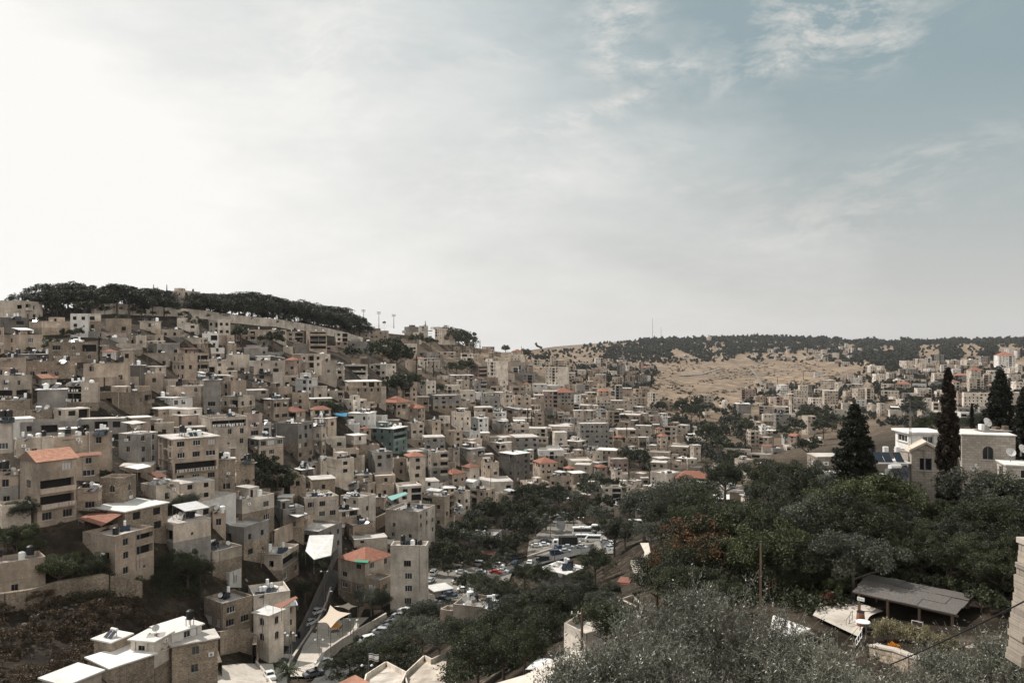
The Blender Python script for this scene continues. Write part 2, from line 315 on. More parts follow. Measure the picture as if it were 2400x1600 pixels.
# ------------------------------------------------------------------ houses
def facade(b, P, fl, z0, z1, rects, m, bake=None, zsp=-99):
    """P(s, z, d) -> point on a face at s along, z up, d inward; rects (s0,z0,s1,z1,depth) become recessed openings"""
    xs = sorted({0, fl, *[r[0] for r in rects], *[r[2] for r in rects]}); zs = sorted({z0, z1, *([zsp] if z0 < zsp < z1 else []), *[r[1] for r in rects], *[r[3] for r in rects]})
    for i in range(len(xs)-1):
        for j in range(len(zs)-1):
            a, c, e, g = xs[i], xs[i+1], zs[j], zs[j+1]; mx, mz = (a+c)/2, (e+g)/2
            if any(r[0] < mx < r[2] and r[1] < mz < r[3] for r in rects): continue
            b.quad(P(a,e,0), P(c,e,0), P(c,g,0), P(a,g,0), 3 if mz < zsp else m, [(a,e),(c,e),(c,g),(a,g)])
    for s0, q0, s1, q1, d in rects:
        b.quad(P(s0,q0,0),P(s1,q0,0),P(s1,q0,d),P(s0,q0,d),m); b.quad(P(s0,q1,d),P(s1,q1,d),P(s1,q1,0),P(s0,q1,0),m)
        b.quad(P(s0,q0,0),P(s0,q0,d),P(s0,q1,d),P(s0,q1,0),m); b.quad(P(s1,q0,d),P(s1,q0,0),P(s1,q1,0),P(s1,q1,d),m)
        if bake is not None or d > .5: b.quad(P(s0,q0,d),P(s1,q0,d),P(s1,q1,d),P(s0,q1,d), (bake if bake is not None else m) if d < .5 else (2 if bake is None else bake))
SPECS = []
def H(xl, xc, xr, yt, yb, col='c', roof='f', label=None, lm=None, D=None, win=1, arch=0, balc=None, clutter=None, up=0, man=1, foot=5, back=0, bel=()):
    """one house given by the photo columns of its left edge, near corner and right edge, its eaves and its foot"""
    SPECS.append(dict(xl=xl, xc=xc, xr=xr, yt=yt, yb=yb, col=col, roof=roof, label=label, lm=lm, D=D, win=win, arch=arch, balc=balc, clutter=clutter, man=man, foot=foot, back=back, bel=bel))
def T(x0, y0, rows):
    for r in rows:
        k = dict(r[-1]) if isinstance(r[-1], dict) else {}; q = r[:-1] if isinstance(r[-1], dict) else r
        H(x0+q[0]/4.9, x0+q[1]/4.9, x0+q[2]/4.9, y0+q[3]/4.9, y0+q[4]/4.9, *(q[5:]), **k)
ROOFN = {'f':'flat roof','s':'slab roof','w':'white roof','m':'metal roof','h':'red hipped roof','t':'red gabled roof','x':'sloping roof','k':'canopied roof','G':'gabled roof'}
FAR = MB(); FARM = [W['c'], W['b'], W['g'], W['w'], W['l'], W['p'], M['dark'], M['roof'], M['roofw'], M['tile'], W['r'], W['d']]
def make_house(s, individual=True):
    rr = random.Random(int(s['xl']*7+s['yt']*131+s['xr'])); D = s['D'] or dist(s['xc'], s['yb'])
    P0 = at(s['xc'], s['yb'], D); l = max(s['xc']-s['xl'], 0); r = max(s['xr']-s['xc'], 0); beta = math.atan2(s['xc']-CX, F)
    a = math.atan2(max(r, .05*l, .01), max(l, .05*r, .01)); a = min(max(a, .14), 1.43)+beta
    u = (-math.cos(a), math.sin(a)); v = (math.sin(a), math.cos(a))
    def solve(d, xt, dflt):
        k = (xt-CX)/F; den = d[0]-k*d[1]
        if abs(den) < 1e-4: return dflt
        w = (k*P0.y-P0.x)/den; return w if w > 0 else dflt
    L = solve(u, s['xl'], 9.0) if l > 1.5 else None; Wd = solve(v, s['xr'], 9.0) if r > 1.5 else None
    if L is None: L = min(Wd*.8, 9)
    if Wd is None: Wd = min(L*.8, 9)
    L = min(max(L, 2.2), 46); Wd = min(max(Wd, 2.2), 46); L = max(L, .3*Wd if Wd < 20 else 4); Wd = max(Wd, .3*L if L < 20 else 4)
    Hh = (s['yb']-s['yt'])/F*D; n = max(1, round(Hh/3.15)); sh = Hh/n
    rf = s['roof']; par = .75 if rf == 'f' and Hh > 2.6 else 0
    lod = 0 if D < 270 else (1 if D < 620 else 2)
    if not individual: lod = 3
    b = MB(); bake = 1 if lod >= 2 else None
    fx = [('x', Wd, lambda q, z, d: (q, d, z)), ('y', L, lambda q, z, d: (d, L-q, z))]
    wins = []; balcs = []; zsp = rr.choice((1, 1, 2))*sh+.05 if n > 1 and s['col'] in 'cblgpw' and rr.random() < .38 else -99; zsp = min(zsp, Hh*.6)
    ledge = [q*sh-.1 for q in range(1, n+1) if rr.random() < .5] if lod < 2 and s['win'] else []; w2c = W[rr.choice('rrrbg')]
    for fi, (ax, fl, P) in enumerate(fx):
        rects = []
        if s['win'] and fl > 2.4:
            step = rr.uniform(2.6, 4.6); nc = max(1, int(fl/step)); st = fl/nc
            bc = rr.randrange(nc) if ((s['balc'] is None and rr.random() < .5) or s['balc'] == fi) and nc > 1 and n > 1 and st > 2.4 else -1
            if s['balc'] == 9: bc = -1
            ww = rr.choice((1.1, 1.2, 1.2, 1.8)); hh = rr.choice((1.3, 1.5, 1.5)); skipc = rr.random() < .35
            for c in range(nc):
                for k in range(n):
                    zb = k*sh+.95; ht = min(hh, sh-1.25)
                    if k == n-1: zb -= par*.45
                    if ht < .6: continue
                    if (fi, k) in s['bel']:
                        if c == 0: w_ = fl-1.0; rects.append((.5, k*sh+.15, .5+w_, min(k*sh+2.5, Hh-par-.15), 1.2)); balcs.append((fi, .5, w_, k*sh+.15))
                        continue
                    if c == bc and k > 0:
                        w_ = min(st-.5, 5.5); s0 = c*st+(st-w_)/2; z0_ = k*sh+.15; z1_ = min(k*sh+2.55, Hh-par-.15)
                        rects.append((s0, z0_, s0+w_, z1_, 1.1)); balcs.append((fi, s0, w_, z0_)); continue
                    if rr.random() < .17 or (skipc and fi == 1 and rr.random() < .4): continue
                    w2 = ww if rr.random() > .18 else rr.choice((1.8, 2.4)); w2 = min(w2, st-.5)
                    w2 = min((.9,1.1,1.2,1.8,2.4), key=lambda q: abs(q-w2)) if w2 >= .8 else .6
                    if rr.random() < .1: w2, h2 = .6, .6
                    else: h2 = min((.6,.8,1.1,1.3,1.5), key=lambda q: abs(q-ht)) if ht >= .6 else .6
                    if h2 > ht+.12: h2 = max(q for q in (.6,.8,1.1,1.3,1.5) if q <= ht+.12)
                    s0 = c*st+(st-w2)/2+rr.uniform(-.2, .2); s0 = max(.15, min(s0, fl-w2-.15))
                    kind = 'arch' if s['arch'] and w2 <= 1.3 else rr.choices(('glass', 'shut', 'dark'), (5, 1.5, 4))[0]
                    if kind == 'arch': h2 = 1.5
                    if zb+h2 > Hh-par-.1: continue
                    rects.append((s0, zb, s0+w2, zb+h2, .2)); wins.append((fi, s0, zb, w2, h2, kind))
        facade(b, P, fl, -s['foot'], Hh, rects, 0, bake, zsp)
        if ledge:
            for q in ledge: b.box(*((-.02,-.07,q,Wd+.02,-.002,q+.12) if fi == 0 else (-.07,-.07,q,-.002,L+.02,q+.12)), 0)
    f0 = -s['foot']
    b.quad((Wd,0,f0),(Wd,L,f0),(Wd,L,Hh),(Wd,0,Hh),0,[(0,f0),(L,f0),(L,Hh),(0,Hh)]); b.quad((Wd,L,f0),(0,L,f0),(0,L,Hh),(Wd,L,Hh),0,[(0,f0),(Wd,f0),(Wd,Hh),(0,Hh)])
    zr = Hh-par
    if par:
        t = .22
        for q in (((0,0),(Wd,0),(Wd-t,t),(t,t)), ((Wd,0),(Wd,L),(Wd-t,L-t),(Wd-t,t)), ((Wd,L),(0,L),(t,L-t),(Wd-t,L-t)), ((0,L),(0,0),(t,t),(t,L-t))):
            A, B, C, E = q; b.quad((*A,Hh),(*B,Hh),(*C,Hh),(*E,Hh),0); b.quad((*E,Hh),(*C,Hh),(*C,zr),(*E,zr),0)
    rb = MB(); ov = .35
    def slabroof(z, th, o, m=0): rb.box(-o,-o,z,Wd+o,L+o,z+th,m)
    if rf in 'fk': rb.quad((.2,.2,zr),(Wd-.2,.2,zr),(Wd-.2,L-.2,zr),(.2,L-.2,zr),0) if par else slabroof(Hh,.12,.05)
    elif rf in 'sw': slabroof(Hh,.22 if s['col'] != 's' else .1,ov if s['col'] != 's' else .12)
    elif rf == 'm': slabroof(Hh,.10,.5)
    elif rf == 'G':
        o = .25; h_ = .30*Wd; z = Hh; m_ = Wd/2
        for s0, s1, r0, r1 in ((-o,m_,z-.12,z+h_),(Wd+o,m_,z-.12,z+h_)):
            rb.quad((s0,-o,r0),(s1,-o,r1),(s1,L+o,r1),(s0,L+o,r0),0,[(0,0),(0,m_),(L,m_),(L,0)]); rb.quad((s0,-o,r0-.25),(s0,L+o,r0-.25),(s1,L+o,r1-.25),(s1,-o,r1-.25),0); rb.quad((s0,-o,r0-.25),(s1,-o,r1-.25),(s1,-o,r1),(s0,-o,r0),1)
        b.tri((0,0,z),(Wd,0,z),(m_,0,z+h_-.3),0,[(0,0),(Wd,0),(m_,h_)]); b.tri((Wd,L,z),(0,L,z),(m_,L,z+h_-.3),0)
    elif rf in 'ht':
        h_ = .26*min(Wd, L); o = .45; z = Hh+.02; x0, y0, x1, y1 = -o,-o,Wd+o,L+o; ins = min(x1-x0,y1-y0)/2 if rf == 'h' else 0
        zt = z+h_
        if x1-x0 >= y1-y0: A = Vector((x0+ins,(y0+y1)/2,zt)); B = Vector((x1-ins,(y0+y1)/2,zt))
        else: A = Vector(((x0+x1)/2,y0+ins,zt)); B = Vector(((x0+x1)/2,y1-ins,zt))
        c = [Vector((x0,y0,z)),Vector((x1,y0,z)),Vector((x1,y1,z)),Vector((x0,y1,z))]
        def q4(p, q, rp, sp):
            w_ = (q-p).length; h2 = ((rp+sp)/2-(p+q)/2).length; rb.quad(p,q,rp,sp,0,[(0,0),(w_,0),(w_*.8,h2),(w_*.2,h2)])
        def t3(p, q, rp, m=0): w_ = (q-p).length; rb.tri(p,q,rp,m,[(0,0),(w_,0),(w_/2,(rp-(p+q)/2).length)])
        if x1-x0 >= y1-y0: q4(c[0],c[1],B,A); q4(c[2],c[3],A,B); t3(c[1],c[2],B,0 if rf == 'h' else 1); t3(c[3],c[0],A,0 if rf == 'h' else 1)
        else: q4(c[1],c[2],B,A); q4(c[3],c[0],A,B); t3(c[0],c[1],A); t3(c[2],c[3],B)
        rb.quad(c[3],c[2],c[1],c[0],1)
    elif rf == 'x':
        o = .4; z = Hh; h_ = .18*L
        rb.quad((-o,-o,z),(Wd+o,-o,z),(Wd+o,L+o,z+h_),(-o,L+o,z+h_),0,[(0,0),(Wd,0),(Wd,L),(0,L)]); rb.quad((-o,-o,z-.08),(-o,L+o,z+h_-.08),(Wd+o,L+o,z+h_-.08),(Wd+o,-o,z-.08),1)
        b.quad((0,0,z-.05),(0,L,z-.05),(0,L,z+h_-.1),(0,.01,z-.05),0); b.quad((Wd,0,z-.05),(Wd,0.01,z-.05),(Wd,L,z+h_-.1),(Wd,L,z-.05),0)
    ang = math.pi/2-a
    rm = {'f': 'roof' if rr.random() < .62 else 'roofg', 'k': 'roof', 's': 'roof' if rr.random() < .6 else 'roofw', 'w': 'roofw', 'm': 'sheet', 'h': 'tile', 't': 'tileo', 'x': rr.choice(('sheet','tile')), 'G': 'cloth'}[rf]
    if s['roof'] == 't' and D > 240: rm = 'tile'
    if lod == 3:
        ci = {'c':0,'b':1,'g':2,'w':3,'l':4,'p':5,'r':10,'d':11, 's':2}.get(s['col'], 0); ri = {'sheet':8,'roofw':8,'tile':9,'tileo':9}.get(rm, 7); ca, sa = math.cos(ang), math.sin(ang)
        for src, mp in ((b, {0: ci, 1: 6, 2: 6, 3: 10}), (rb, {0: ri, 1: 6})):
            n0 = len(FAR.v); FAR.v += [(P0.x+p[0]*ca-p[1]*sa, P0.y+p[0]*sa+p[1]*ca, P0.z+p[2]) for p in src.v]
            FAR.f += [tuple(i+n0 for i in f) for f in src.f]; FAR.m += [mp[i] for i in src.m]; FAR.uv += src.uv
        return None
    root = empty('house' if n < 5 else 'apartment_block', P0, ang)
    wm = W[s['col']]
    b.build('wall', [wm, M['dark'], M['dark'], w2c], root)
    ro = rb.build('roof', [M[rm], M['sill'] if rf == 'G' else M['wood']], root)
    if lod < 2:
        for fi, s0, z0, w_, h_, kind in wins:
            me, fr = window_mesh(w_, h_, kind)
            loc = (s0, 0, z0) if fi == 0 else (0, L-s0, z0); rz = 0 if fi == 0 else -math.pi/2
            o = link('window', me, root, loc, rz)
            if lod == 0: link('frame', fr, o)
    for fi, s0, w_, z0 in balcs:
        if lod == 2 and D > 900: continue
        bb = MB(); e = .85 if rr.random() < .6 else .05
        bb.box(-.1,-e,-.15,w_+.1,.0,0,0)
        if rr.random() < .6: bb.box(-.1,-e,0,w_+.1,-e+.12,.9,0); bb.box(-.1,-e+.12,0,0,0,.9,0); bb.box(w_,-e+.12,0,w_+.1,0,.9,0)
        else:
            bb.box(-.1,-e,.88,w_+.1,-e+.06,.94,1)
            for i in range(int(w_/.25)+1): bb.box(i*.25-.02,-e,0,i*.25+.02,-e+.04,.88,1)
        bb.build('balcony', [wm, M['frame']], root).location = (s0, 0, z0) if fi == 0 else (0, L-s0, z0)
        root.children[-1].rotation_euler = (0, 0, 0 if fi == 0 else -math.pi/2)
        if rr.random() < .35 and lod < 2:
            cb = MB(); x = .2
            while x < w_-.5:
                ww_ = rr.uniform(.25,.55); cb.box(x,-e-.03,.15,x+ww_,-e-.01,.85,0); x += ww_+rr.uniform(.1,.5)
            cb.box(.2,-e-.04,.84,w_-.2,-e-.005,.87,0)
            co = cb.build('laundry', [rr.choice((M['framew'], M['framew'], M['cloth'], M['shut'], M['sill']))], root); co.location = root.children[-1].location
            co.location = (s0, 0, z0) if fi == 0 else (0, L-s0, z0); co.rotation_euler = (0, 0, 0 if fi == 0 else -math.pi/2)
    nc = s['clutter']
    if nc is None: nc = 0 if rf in 'htxG' else (rr.randint(5, 10) if lod == 0 else rr.randint(4, 8) if lod == 1 else rr.randint(0, 3))
    zt = zr+.02 if rf in 'fk' else Hh+(.22 if rf in 'sw' else .1)
    for i in range(nc):
        kd = rr.choices(list(CL), (4, 4, 3, 1, 2, 3))[0]
        if lod == 2 and kd in ('rebar_stub', 'rooftop_clutter'): kd = 'water_tank'
        x, y = rr.uniform(.15, .85)*Wd, rr.uniform(.15, .85)*L
        o = link(kd, rr.choice(CL[kd]), root, (x, y, zt), -ang+rr.uniform(-.7, .7)+(0 if kd != 'satellite_dish' else .3))
        k = rr.uniform(.85, 1.2); o.scale = (k, k, k)
    if rf in 'fs' and not s['man'] and min(Wd, L) > 6 and Hh > 4 and rr.random() < .5:
        w_, l_ = rr.uniform(.45, .9)*Wd, rr.uniform(.45, .9)*L; x, y = rr.choice((.25, Wd-w_-.25)), rr.choice((L-l_-.25, .25 if rr.random() < .3 else L-l_-.25)); hh_ = 2.9; ub = MB(); up = MB()
        rx = []; q = .7
        while q < w_-1.6: rx.append((q, .9, q+1.1, 2.1, .2)); q += rr.uniform(2.2, 3.6)
        ry = []; q = .7
        while q < l_-1.6: ry.append((q, .9, q+1.1, 2.1, .2)); q += rr.uniform(2.2, 3.6)
        facade(ub, lambda s_, z, dd: (x+s_, y+dd, zt+z), w_, 0, hh_, rx, 0, 1); facade(ub, lambda s_, z, dd: (x+dd, y+l_-s_, zt+z), l_, 0, hh_, ry, 0, 1)
        ub.quad((x+w_,y,zt),(x+w_,y+l_,zt),(x+w_,y+l_,zt+hh_),(x+w_,y,zt+hh_),0); ub.quad((x+w_,y+l_,zt),(x,y+l_,zt),(x,y+l_,zt+hh_),(x+w_,y+l_,zt+hh_),0)
        uo = ub.build('upper_room', [wm if rr.random() < .6 else W[rr.choice('wgcb')], M['dark']], root); o_ = rr.choice((.1, .4)); up.box(x-o_, y-o_, zt+hh_, x+w_+o_, y+l_+o_, zt+hh_+.15); up.build('roof', M[rr.choice(('roof','roof','roofw','sheet','roofg'))], uo)
    elif rf in 'fs' and Wd > 5 and L > 5 and Hh > 5 and rr.random() < .5 and s['clutter'] is None:
        hb = MB(); w_, l_ = rr.uniform(2.5, max(2.6, Wd*.55)), rr.uniform(2.5, max(2.6, L*.55)); x, y = rr.uniform(.3, Wd-w_-.3), rr.uniform(L*.3, L-l_-.3)
        hb.box(x, y, zt, x+w_, y+l_, zt+2.4, 0, 1); hb.box(x+.5, y-.02, zt, x+1.3, y-.004, zt+1.9, 2); hb.build('stair_hut', [wm, M['roof'], M['dark']], root)
    if rf == 'k' or (rf == 'f' and rr.random() < .22 and Wd > 5 and s['clutter'] is None):
        kb = MB(); w_, l_ = rr.uniform(.45, .75)*Wd, rr.uniform(.5, .85)*L; x, y = rr.uniform(.3, Wd-w_), rr.uniform(.3, L-l_); h1, h2 = rr.uniform(2.2, 2.6), rr.uniform(2.3, 3.1)
        kb.quad((x,y,zt+h1),(x+w_,y,zt+h1),(x+w_,y+l_,zt+h2),(x,y+l_,zt+h2),0); kb.quad((x,y,zt+h1-.08),(x,y+l_,zt+h2-.08),(x+w_,y+l_,zt+h2-.08),(x+w_,y,zt+h1-.08),0)
        for px, py, ph in ((x+.1,y+.1,h1),(x+w_-.1,y+.1,h1),(x+.1,y+l_-.1,h2),(x+w_-.1,y+l_-.1,h2)): kb.bar((px,py,zt),(px,py,zt+ph-.04),.1,1)
        kb.build('roof_canopy', [rr.choice((M['sheet'], M['sheet'], M['roofw'], M['tiled'])), M['steel']], root)
    if s['win'] and n > 1 and rr.random() < (.55 if not s['man'] else .0):
        fi = 0 if Wd > L*.7 else 1; fl = Wd if fi == 0 else L; aw = min(fl*.6, rr.uniform(3, 6)); ad = rr.uniform(1.2, 3.2); q = rr.uniform(0, fl-aw); ah = sh*rr.randint(1, max(1, n-1))-.2; ab = MB(); rx = []; k_ = .6
        while k_ < aw-1.4: rx += [(k_, z+1, k_+1.0, z+2.1, .2) for z in [j_*sh for j_ in range(int((ah+.3)/sh))] if rr.random() < .75 and z+2.1 < ah]; k_ += rr.uniform(1.8, 2.6)
        facade(ab, lambda s_, z, dd: (s_, dd-ad, z), aw, -s['foot'], ah, rx, 0, 1)
        for x0, x1 in ((0, 0), (aw, aw)): ab.quad((x0,-ad,-s['foot']),(x0,0,-s['foot']),(x0,0,ah),(x0,-ad,ah),0,[(0,0),(ad,0),(ad,ah),(0,ah)])
        ao = ab.build('annex', [wm if rr.random() < .5 else W[rr.choice('cbgrw')], M['dark']], root); rb2 = MB(); rb2.box(-.15,-ad-.15,ah,aw+.15,-.01,ah+.14); rb2.build('roof', M[rr.choice(('roof','roof','roofw','sheet','tile','roofg'))], ao)
        ao.location = (q, 0, 0) if fi == 0 else (0, L-q, 0); ao.rotation_euler = (0, 0, 0 if fi == 0 else -math.pi/2)
    if lod < 2:
        for i in range(rr.choice((0, 0, 1, 2)) if lod else rr.choice((0, 1, 2))):
            fi = rr.randrange(2); fl = Wd if fi == 0 else L; q = rr.uniform(.1, .8)*fl; z = rr.uniform(.3, .8)*Hh
            link('air_conditioner', ACM, root, (q, 0, z) if fi == 0 else (0, L-q, z), 0 if fi == 0 else -math.pi/2)
        for i in range(rr.choice((0, 1, 1, 2))):
            fi = rr.randrange(2); fl = Wd if fi == 0 else L; q = rr.uniform(.05, .95)*fl; pb = MB(); z0 = rr.uniform(0, .3)*Hh
            pb.box(0,-.10,z0,.09,-.01,Hh-.1,0); o = pb.build('drainpipe', M['frame'] if rr.random() < .6 else M['shut'], root)
            o.location = (q, 0, 0) if fi == 0 else (0, L-q, 0); o.rotation_euler = (0, 0, 0 if fi == 0 else -math.pi/2)
    xm, ym = (s['xl']+s['xr'])/2, (s['yt']+s['yb'])/2
    if s['label']: tag(root, s['label'], 'house' if n < 5 else 'apartment block', 'stone houses on the hillsides')
    else:
        num = {1:'one',2:'two',3:'three',4:'four',5:'five',6:'six',7:'seven',8:'eight',9:'nine'}.get(n, 'many')
        feat = ROOFN[rf]
        later(root, f"{WNAME[s['col']]} {num}-storey house, {feat}", 'house' if n < 5 else 'apartment block', xm, ym, 'stone houses on the hillsides')
    if s['lm']: LM.append((xm, ym, s['lm']))
    root['_s'] = 0; del root['_s']
    return root
# ------------------------------------------------------------------ the houses one can tell apart
d = dict
T(0, 650, [
 (-100,290,490,268,485,'c','f',d(label='cream blocky house with a roof box at the far left edge below the pines', lm='house left of the pines')),
 (-60,318,330,462,660,'d','f'), (320,480,822,500,655,'b','f',d(win=0,label='plain blank-walled tan block below the left pines, its left side sunlit')),
 (48,220,492,655,880,'b','f'), (560,1115,1128,740,970,'r','f',d(arch=1,label='old rubble stone house with a row of three dark arched windows beside a cypress',lm='arched rubble house',win=1)),
 (1605,1838,1852,505,680,'c','m',d(label='tan house under a bright white sheet roof just below the hilltop wall',lm='white-roofed hilltop house')),
 (1845,2060,2105,595,770,'c','f',d(balc=0)), (-160,-60,46,570,900,'b','f'), (-100,288,300,922,1270,'b','f'), (300,862,882,965,1160,'r','f'),
 (958,1474,1492,985,1320,'b','f',d(balc=9,label='large square tan house with four small windows in its top row',lm='square four-window house')),
 (1525,1935,1955,870,1030,'c','f'), (1980,2120,2400,870,1190,'b','f'), (-60,170,365,1128,1400,'c','f',d(balc=9,bel=((1,0),(0,0)))), (-60,345,362,1400,1620,'r','f',d(win=0)),
 (370,480,652,1160,1260,'c','t',d(label='small house with a low orange tile roof left of the square tan house')),
 (428,745,772,1285,1620,'g','m',d(label='grey house with a white awning roof at the left side')), (762,1125,1145,1210,1540,'c','f'),
 (1128,1570,1742,1320,1620,'r','f'), (1908,2312,2342,1250,1540,'b','k',d(arch=1)), (1748,1990,2212,1385,1500,'w','m',d(label='long white prefab house with three square windows in front of the arched tan house')),
 (1478,1648,1664,1010,1270,'d','m'), (2080,2290,2390,692,830,'c','f'), (1470,1560,1682,665,780,'c','f'), (1165,1450,1465,690,790,'g','f'), (900,1130,1232,615,700,'g','f'),
 (1175,1328,1348,855,960,'w','h'), (1660,1870,1890,1100,1350,'b','f'), (600,640,1130,900,1010,'r','f',d(win=0)),
 (1915,2110,2302,150,420,'c','f',d(label='grey fortress-like building rising among the hilltop pines',lm='grey hilltop building',balc=9)),
 (1030,1200,1290,275,350,'c','f',d(arch=1,label='pale arched hall half hidden behind the umbrella pines',balc=9)), (2230,2300,2420,1180,1400,'c','k'), (80,100,640,885,965,'d','m')])
T(480, 650, [
 (-30,150,162,640,810,'w','f'), (200,260,362,760,900,'b','f'), (380,715,728,600,800,'b','f'), (732,925,938,600,790,'c','f',d(balc=0)), (930,1130,1140,620,800,'b','f'),
 (1165,1200,1402,610,840,'b','f',d(balc=9,bel=((0,0),(0,1),(0,2),(0,3)),label='three-storey block with stacked long balconies under the hilltop wall',lm='block with stacked balconies')),
 (1630,1885,1895,630,750,'c','f',d(arch=1)), (1895,2095,2112,610,800,'b','f'), (1610,1935,1952,735,910,'g','f',d(label='plain grey block with small square windows below the ridge',lm='plain grey block',balc=9)),
 (1020,1030,1190,760,900,'d','f',d(win=0)), (900,1012,1024,795,900,'c','f'), (2120,2390,2400,630,745,'c','f'),
 (1103,1255,1442,880,1200,'c','f',d(arch=1,label='cream block with arched windows and dark balcony openings on the slope',lm='cream arched block')), (1338,1505,1518,955,1270,'c','f'),
 (1600,1858,1872,1000,1210,'l','f',d(balc=9,bel=((1,1),(1,2)),label='wide pale block with two full-width balconies on the hillside',lm='wide balcony block')), (1510,1590,1605,1000,1190,'c','f'),
 (1888,2080,2198,995,1190,'l','f',d(balc=1)), (562,905,916,955,1260,'c','f',d(arch=1)), (692,900,915,925,975,'d','x'), (248,495,512,885,1100,'c','f'),
 (110,240,252,940,1130,'c','f'), (550,780,795,1092,1230,'l','f'), (548,700,715,1210,1320,'r','f',d(win=0)), (-20,128,142,945,1170,'c','m',d(balc=9,bel=((1,0),(1,1)))), (-10,170,186,1175,1620,'g','m'),
 (183,300,476,1190,1400,'b','f',d(arch=1)), (410,545,560,1100,1180,'d','f'), (188,385,578,1370,1620,'c','f',d(label='cream house of striped stone courses below the arched tan house')),
 (678,790,962,1402,1640,'b','m'), (1003,1185,1197,1320,1540,'b','f'), (1040,1180,1293,1170,1400,'w','s',d(label='blue-grey prefab top floor with a thin white roof midway up the slope')),
 (852,1050,1155,1545,1720,'b','h',d(label='house with a wide red hipped roof in the middle of the left slope',lm='central red hipped roof')),
 (1378,1590,1602,1300,1460,'c','f'), (1590,1750,1765,1300,1420,'b','f',d(balc=0)), (1780,1945,1958,1280,1460,'c','f',d(arch=1)),
 (1575,1700,1862,1405,1570,'l','f',d(arch=1,label='pale cube house with arched windows right of the dark bush',lm='pale arched cube')), (2010,2200,2380,1440,1600,'b','h'), (913,1025,1112,950,1140,'p','h'),
 (490,575,600,955,1030,'w','f',d(win=0)), (1130,1250,1300,1110,1250,'c','f'), (1640,1840,1955,1440,1640,'b','f'), (715,850,1005,1260,1420,'b','f')])
T(960, 700, [
 (108,200,212,310,450,'l','f',d(label='square stair tower of the school building on the ridge')), (212,290,440,340,470,'c','f',d(label='long school wing with ribbon windows on the ridge',lm='ridge school')),
 (-60,0,105,320,420,'d','f',d(win=0)), (400,608,622,668,800,'l','f'), (785,890,1022,715,920,'l','f'), (682,790,895,770,950,'p','f',d(balc=9,bel=((0,1),(0,2),(0,3)),label='pinkish block with rows of balcony openings on the far left slope',lm='pinkish balcony block')),
 (1038,1155,1192,640,780,'l','f'), (1418,1560,1682,782,985,'l','f',d(label='tall pale block with a regular window grid at the end of the ridge',lm='tall pale ridge-end block')), (1428,1500,1520,700,790,'l','f'),
 (1035,1062,1112,925,1085,'l','f'), (1140,1185,1332,1005,1115,'b','f'), (720,740,888,940,1090,'g','f'), (618,680,690,935,1060,'c','f'), (78,190,302,945,1150,'l','f'),
 (1190,1210,1397,1115,1230,'b','f'), (1040,1100,1192,1085,1260,'c','f'), (810,830,1040,1120,1260,'g','f'), (925,1060,1112,1305,1420,'w','w',d(label='small white house with a bright flat roof mid slope',lm='small bright white house')),
 (700,790,906,1375,1550,'w','w'), (480,570,702,1300,1530,'c','f'), (-60,90,178,1255,1460,'b','h',d(label='tall house with a broad red hipped roof, left of the valley centre',lm='tall red-hipped house')),
 (-60,20,167,1430,1640,'c','f'), (1160,1180,1372,1435,1610,'c','f'), (1415,1440,1548,1310,1460,'b','f'), (1690,1700,1842,1300,1380,'l','f'),
 (1110,1250,1302,1270,1380,'p','x'), (1905,1915,2062,985,1085,'g','f'), (2148,2170,2302,1062,1120,'b','h'), (1978,2000,2142,1150,1240,'b','f'), (2142,2150,2312,1130,1230,'c','f'),
 (318,400,452,800,870,'c','f'), (850,980,1022,675,730,'c','f'), (1170,1200,1302,605,740,'b','h'), (2130,2200,2312,1290,1390,'g','f'), (2112,2120,2202,1380,1500,'c','f'),
 (640,720,742,490,600,'g','f'), (830,880,975,550,600,'p','f'), (960,1080,1170,1440,1600,'g','f'), (180,260,360,1400,1600,'b','f'), (580,640,760,1180,1280,'b','f')])
T(0, 960, [
 (-60,135,152,110,690,'l','f',d(label='pale clad tower house cut by the left edge of the photograph')), (165,186,607,335,570,'c','f',d(balc=9,label='long pale wall with five small dark windows at left',lm='long pale wall house')),
 (605,620,1077,315,490,'b','f',d(win=0)), (1000,1270,1290,255,720,'b','f'),
 (230,430,877,602,1340,'b','t',d(balc=1,label='tall tan house with an orange gabled tile roof and long white-railed balcony',lm='orange-gabled tall house',clutter=0,bel=((0,1),(0,2)))),
 (868,880,1142,535,820,'b','t',d(label='narrower tan house with orange gabled roof and solar panels, joined behind the tall one')),
 (1143,1420,1562,780,1180,'r','f',d(arch=1,label='old rubble house with paired arched windows and a bush on its wall',lm='paired-arch rubble house',clutter=1)),
 (1362,1590,1812,285,660,'g','k'), (1815,1985,2510,345,870,'b','s',d(balc=1,bel=((0,1),),label='wide four-storey house with white slab roof overhanging a grey top floor',lm='white-slab four-storey house',clutter=9)),
 (950,1320,1767,1450,1975,'b','f',d(label='four-storey house with a patched red tile roof over an open rooftop terrace',lm='patched red roof house',clutter=2)),
 (1768,1990,2422,1320,1740,'c','k',d(label='tan house with a white and green rooftop canopy, beside the patched red roof')), (1618,1790,2062,870,1080,'c','f',d(balc=1)), (-60,210,228,700,1120,'b','f'),
 (888,1150,1172,890,1170,'b','f'), (1660,1800,1872,120,200,'c','s',d(clutter=0)), (1280,1340,1400,160,330,'g','f'), (150,600,620,-10,130,'r','f',d(win=0))])
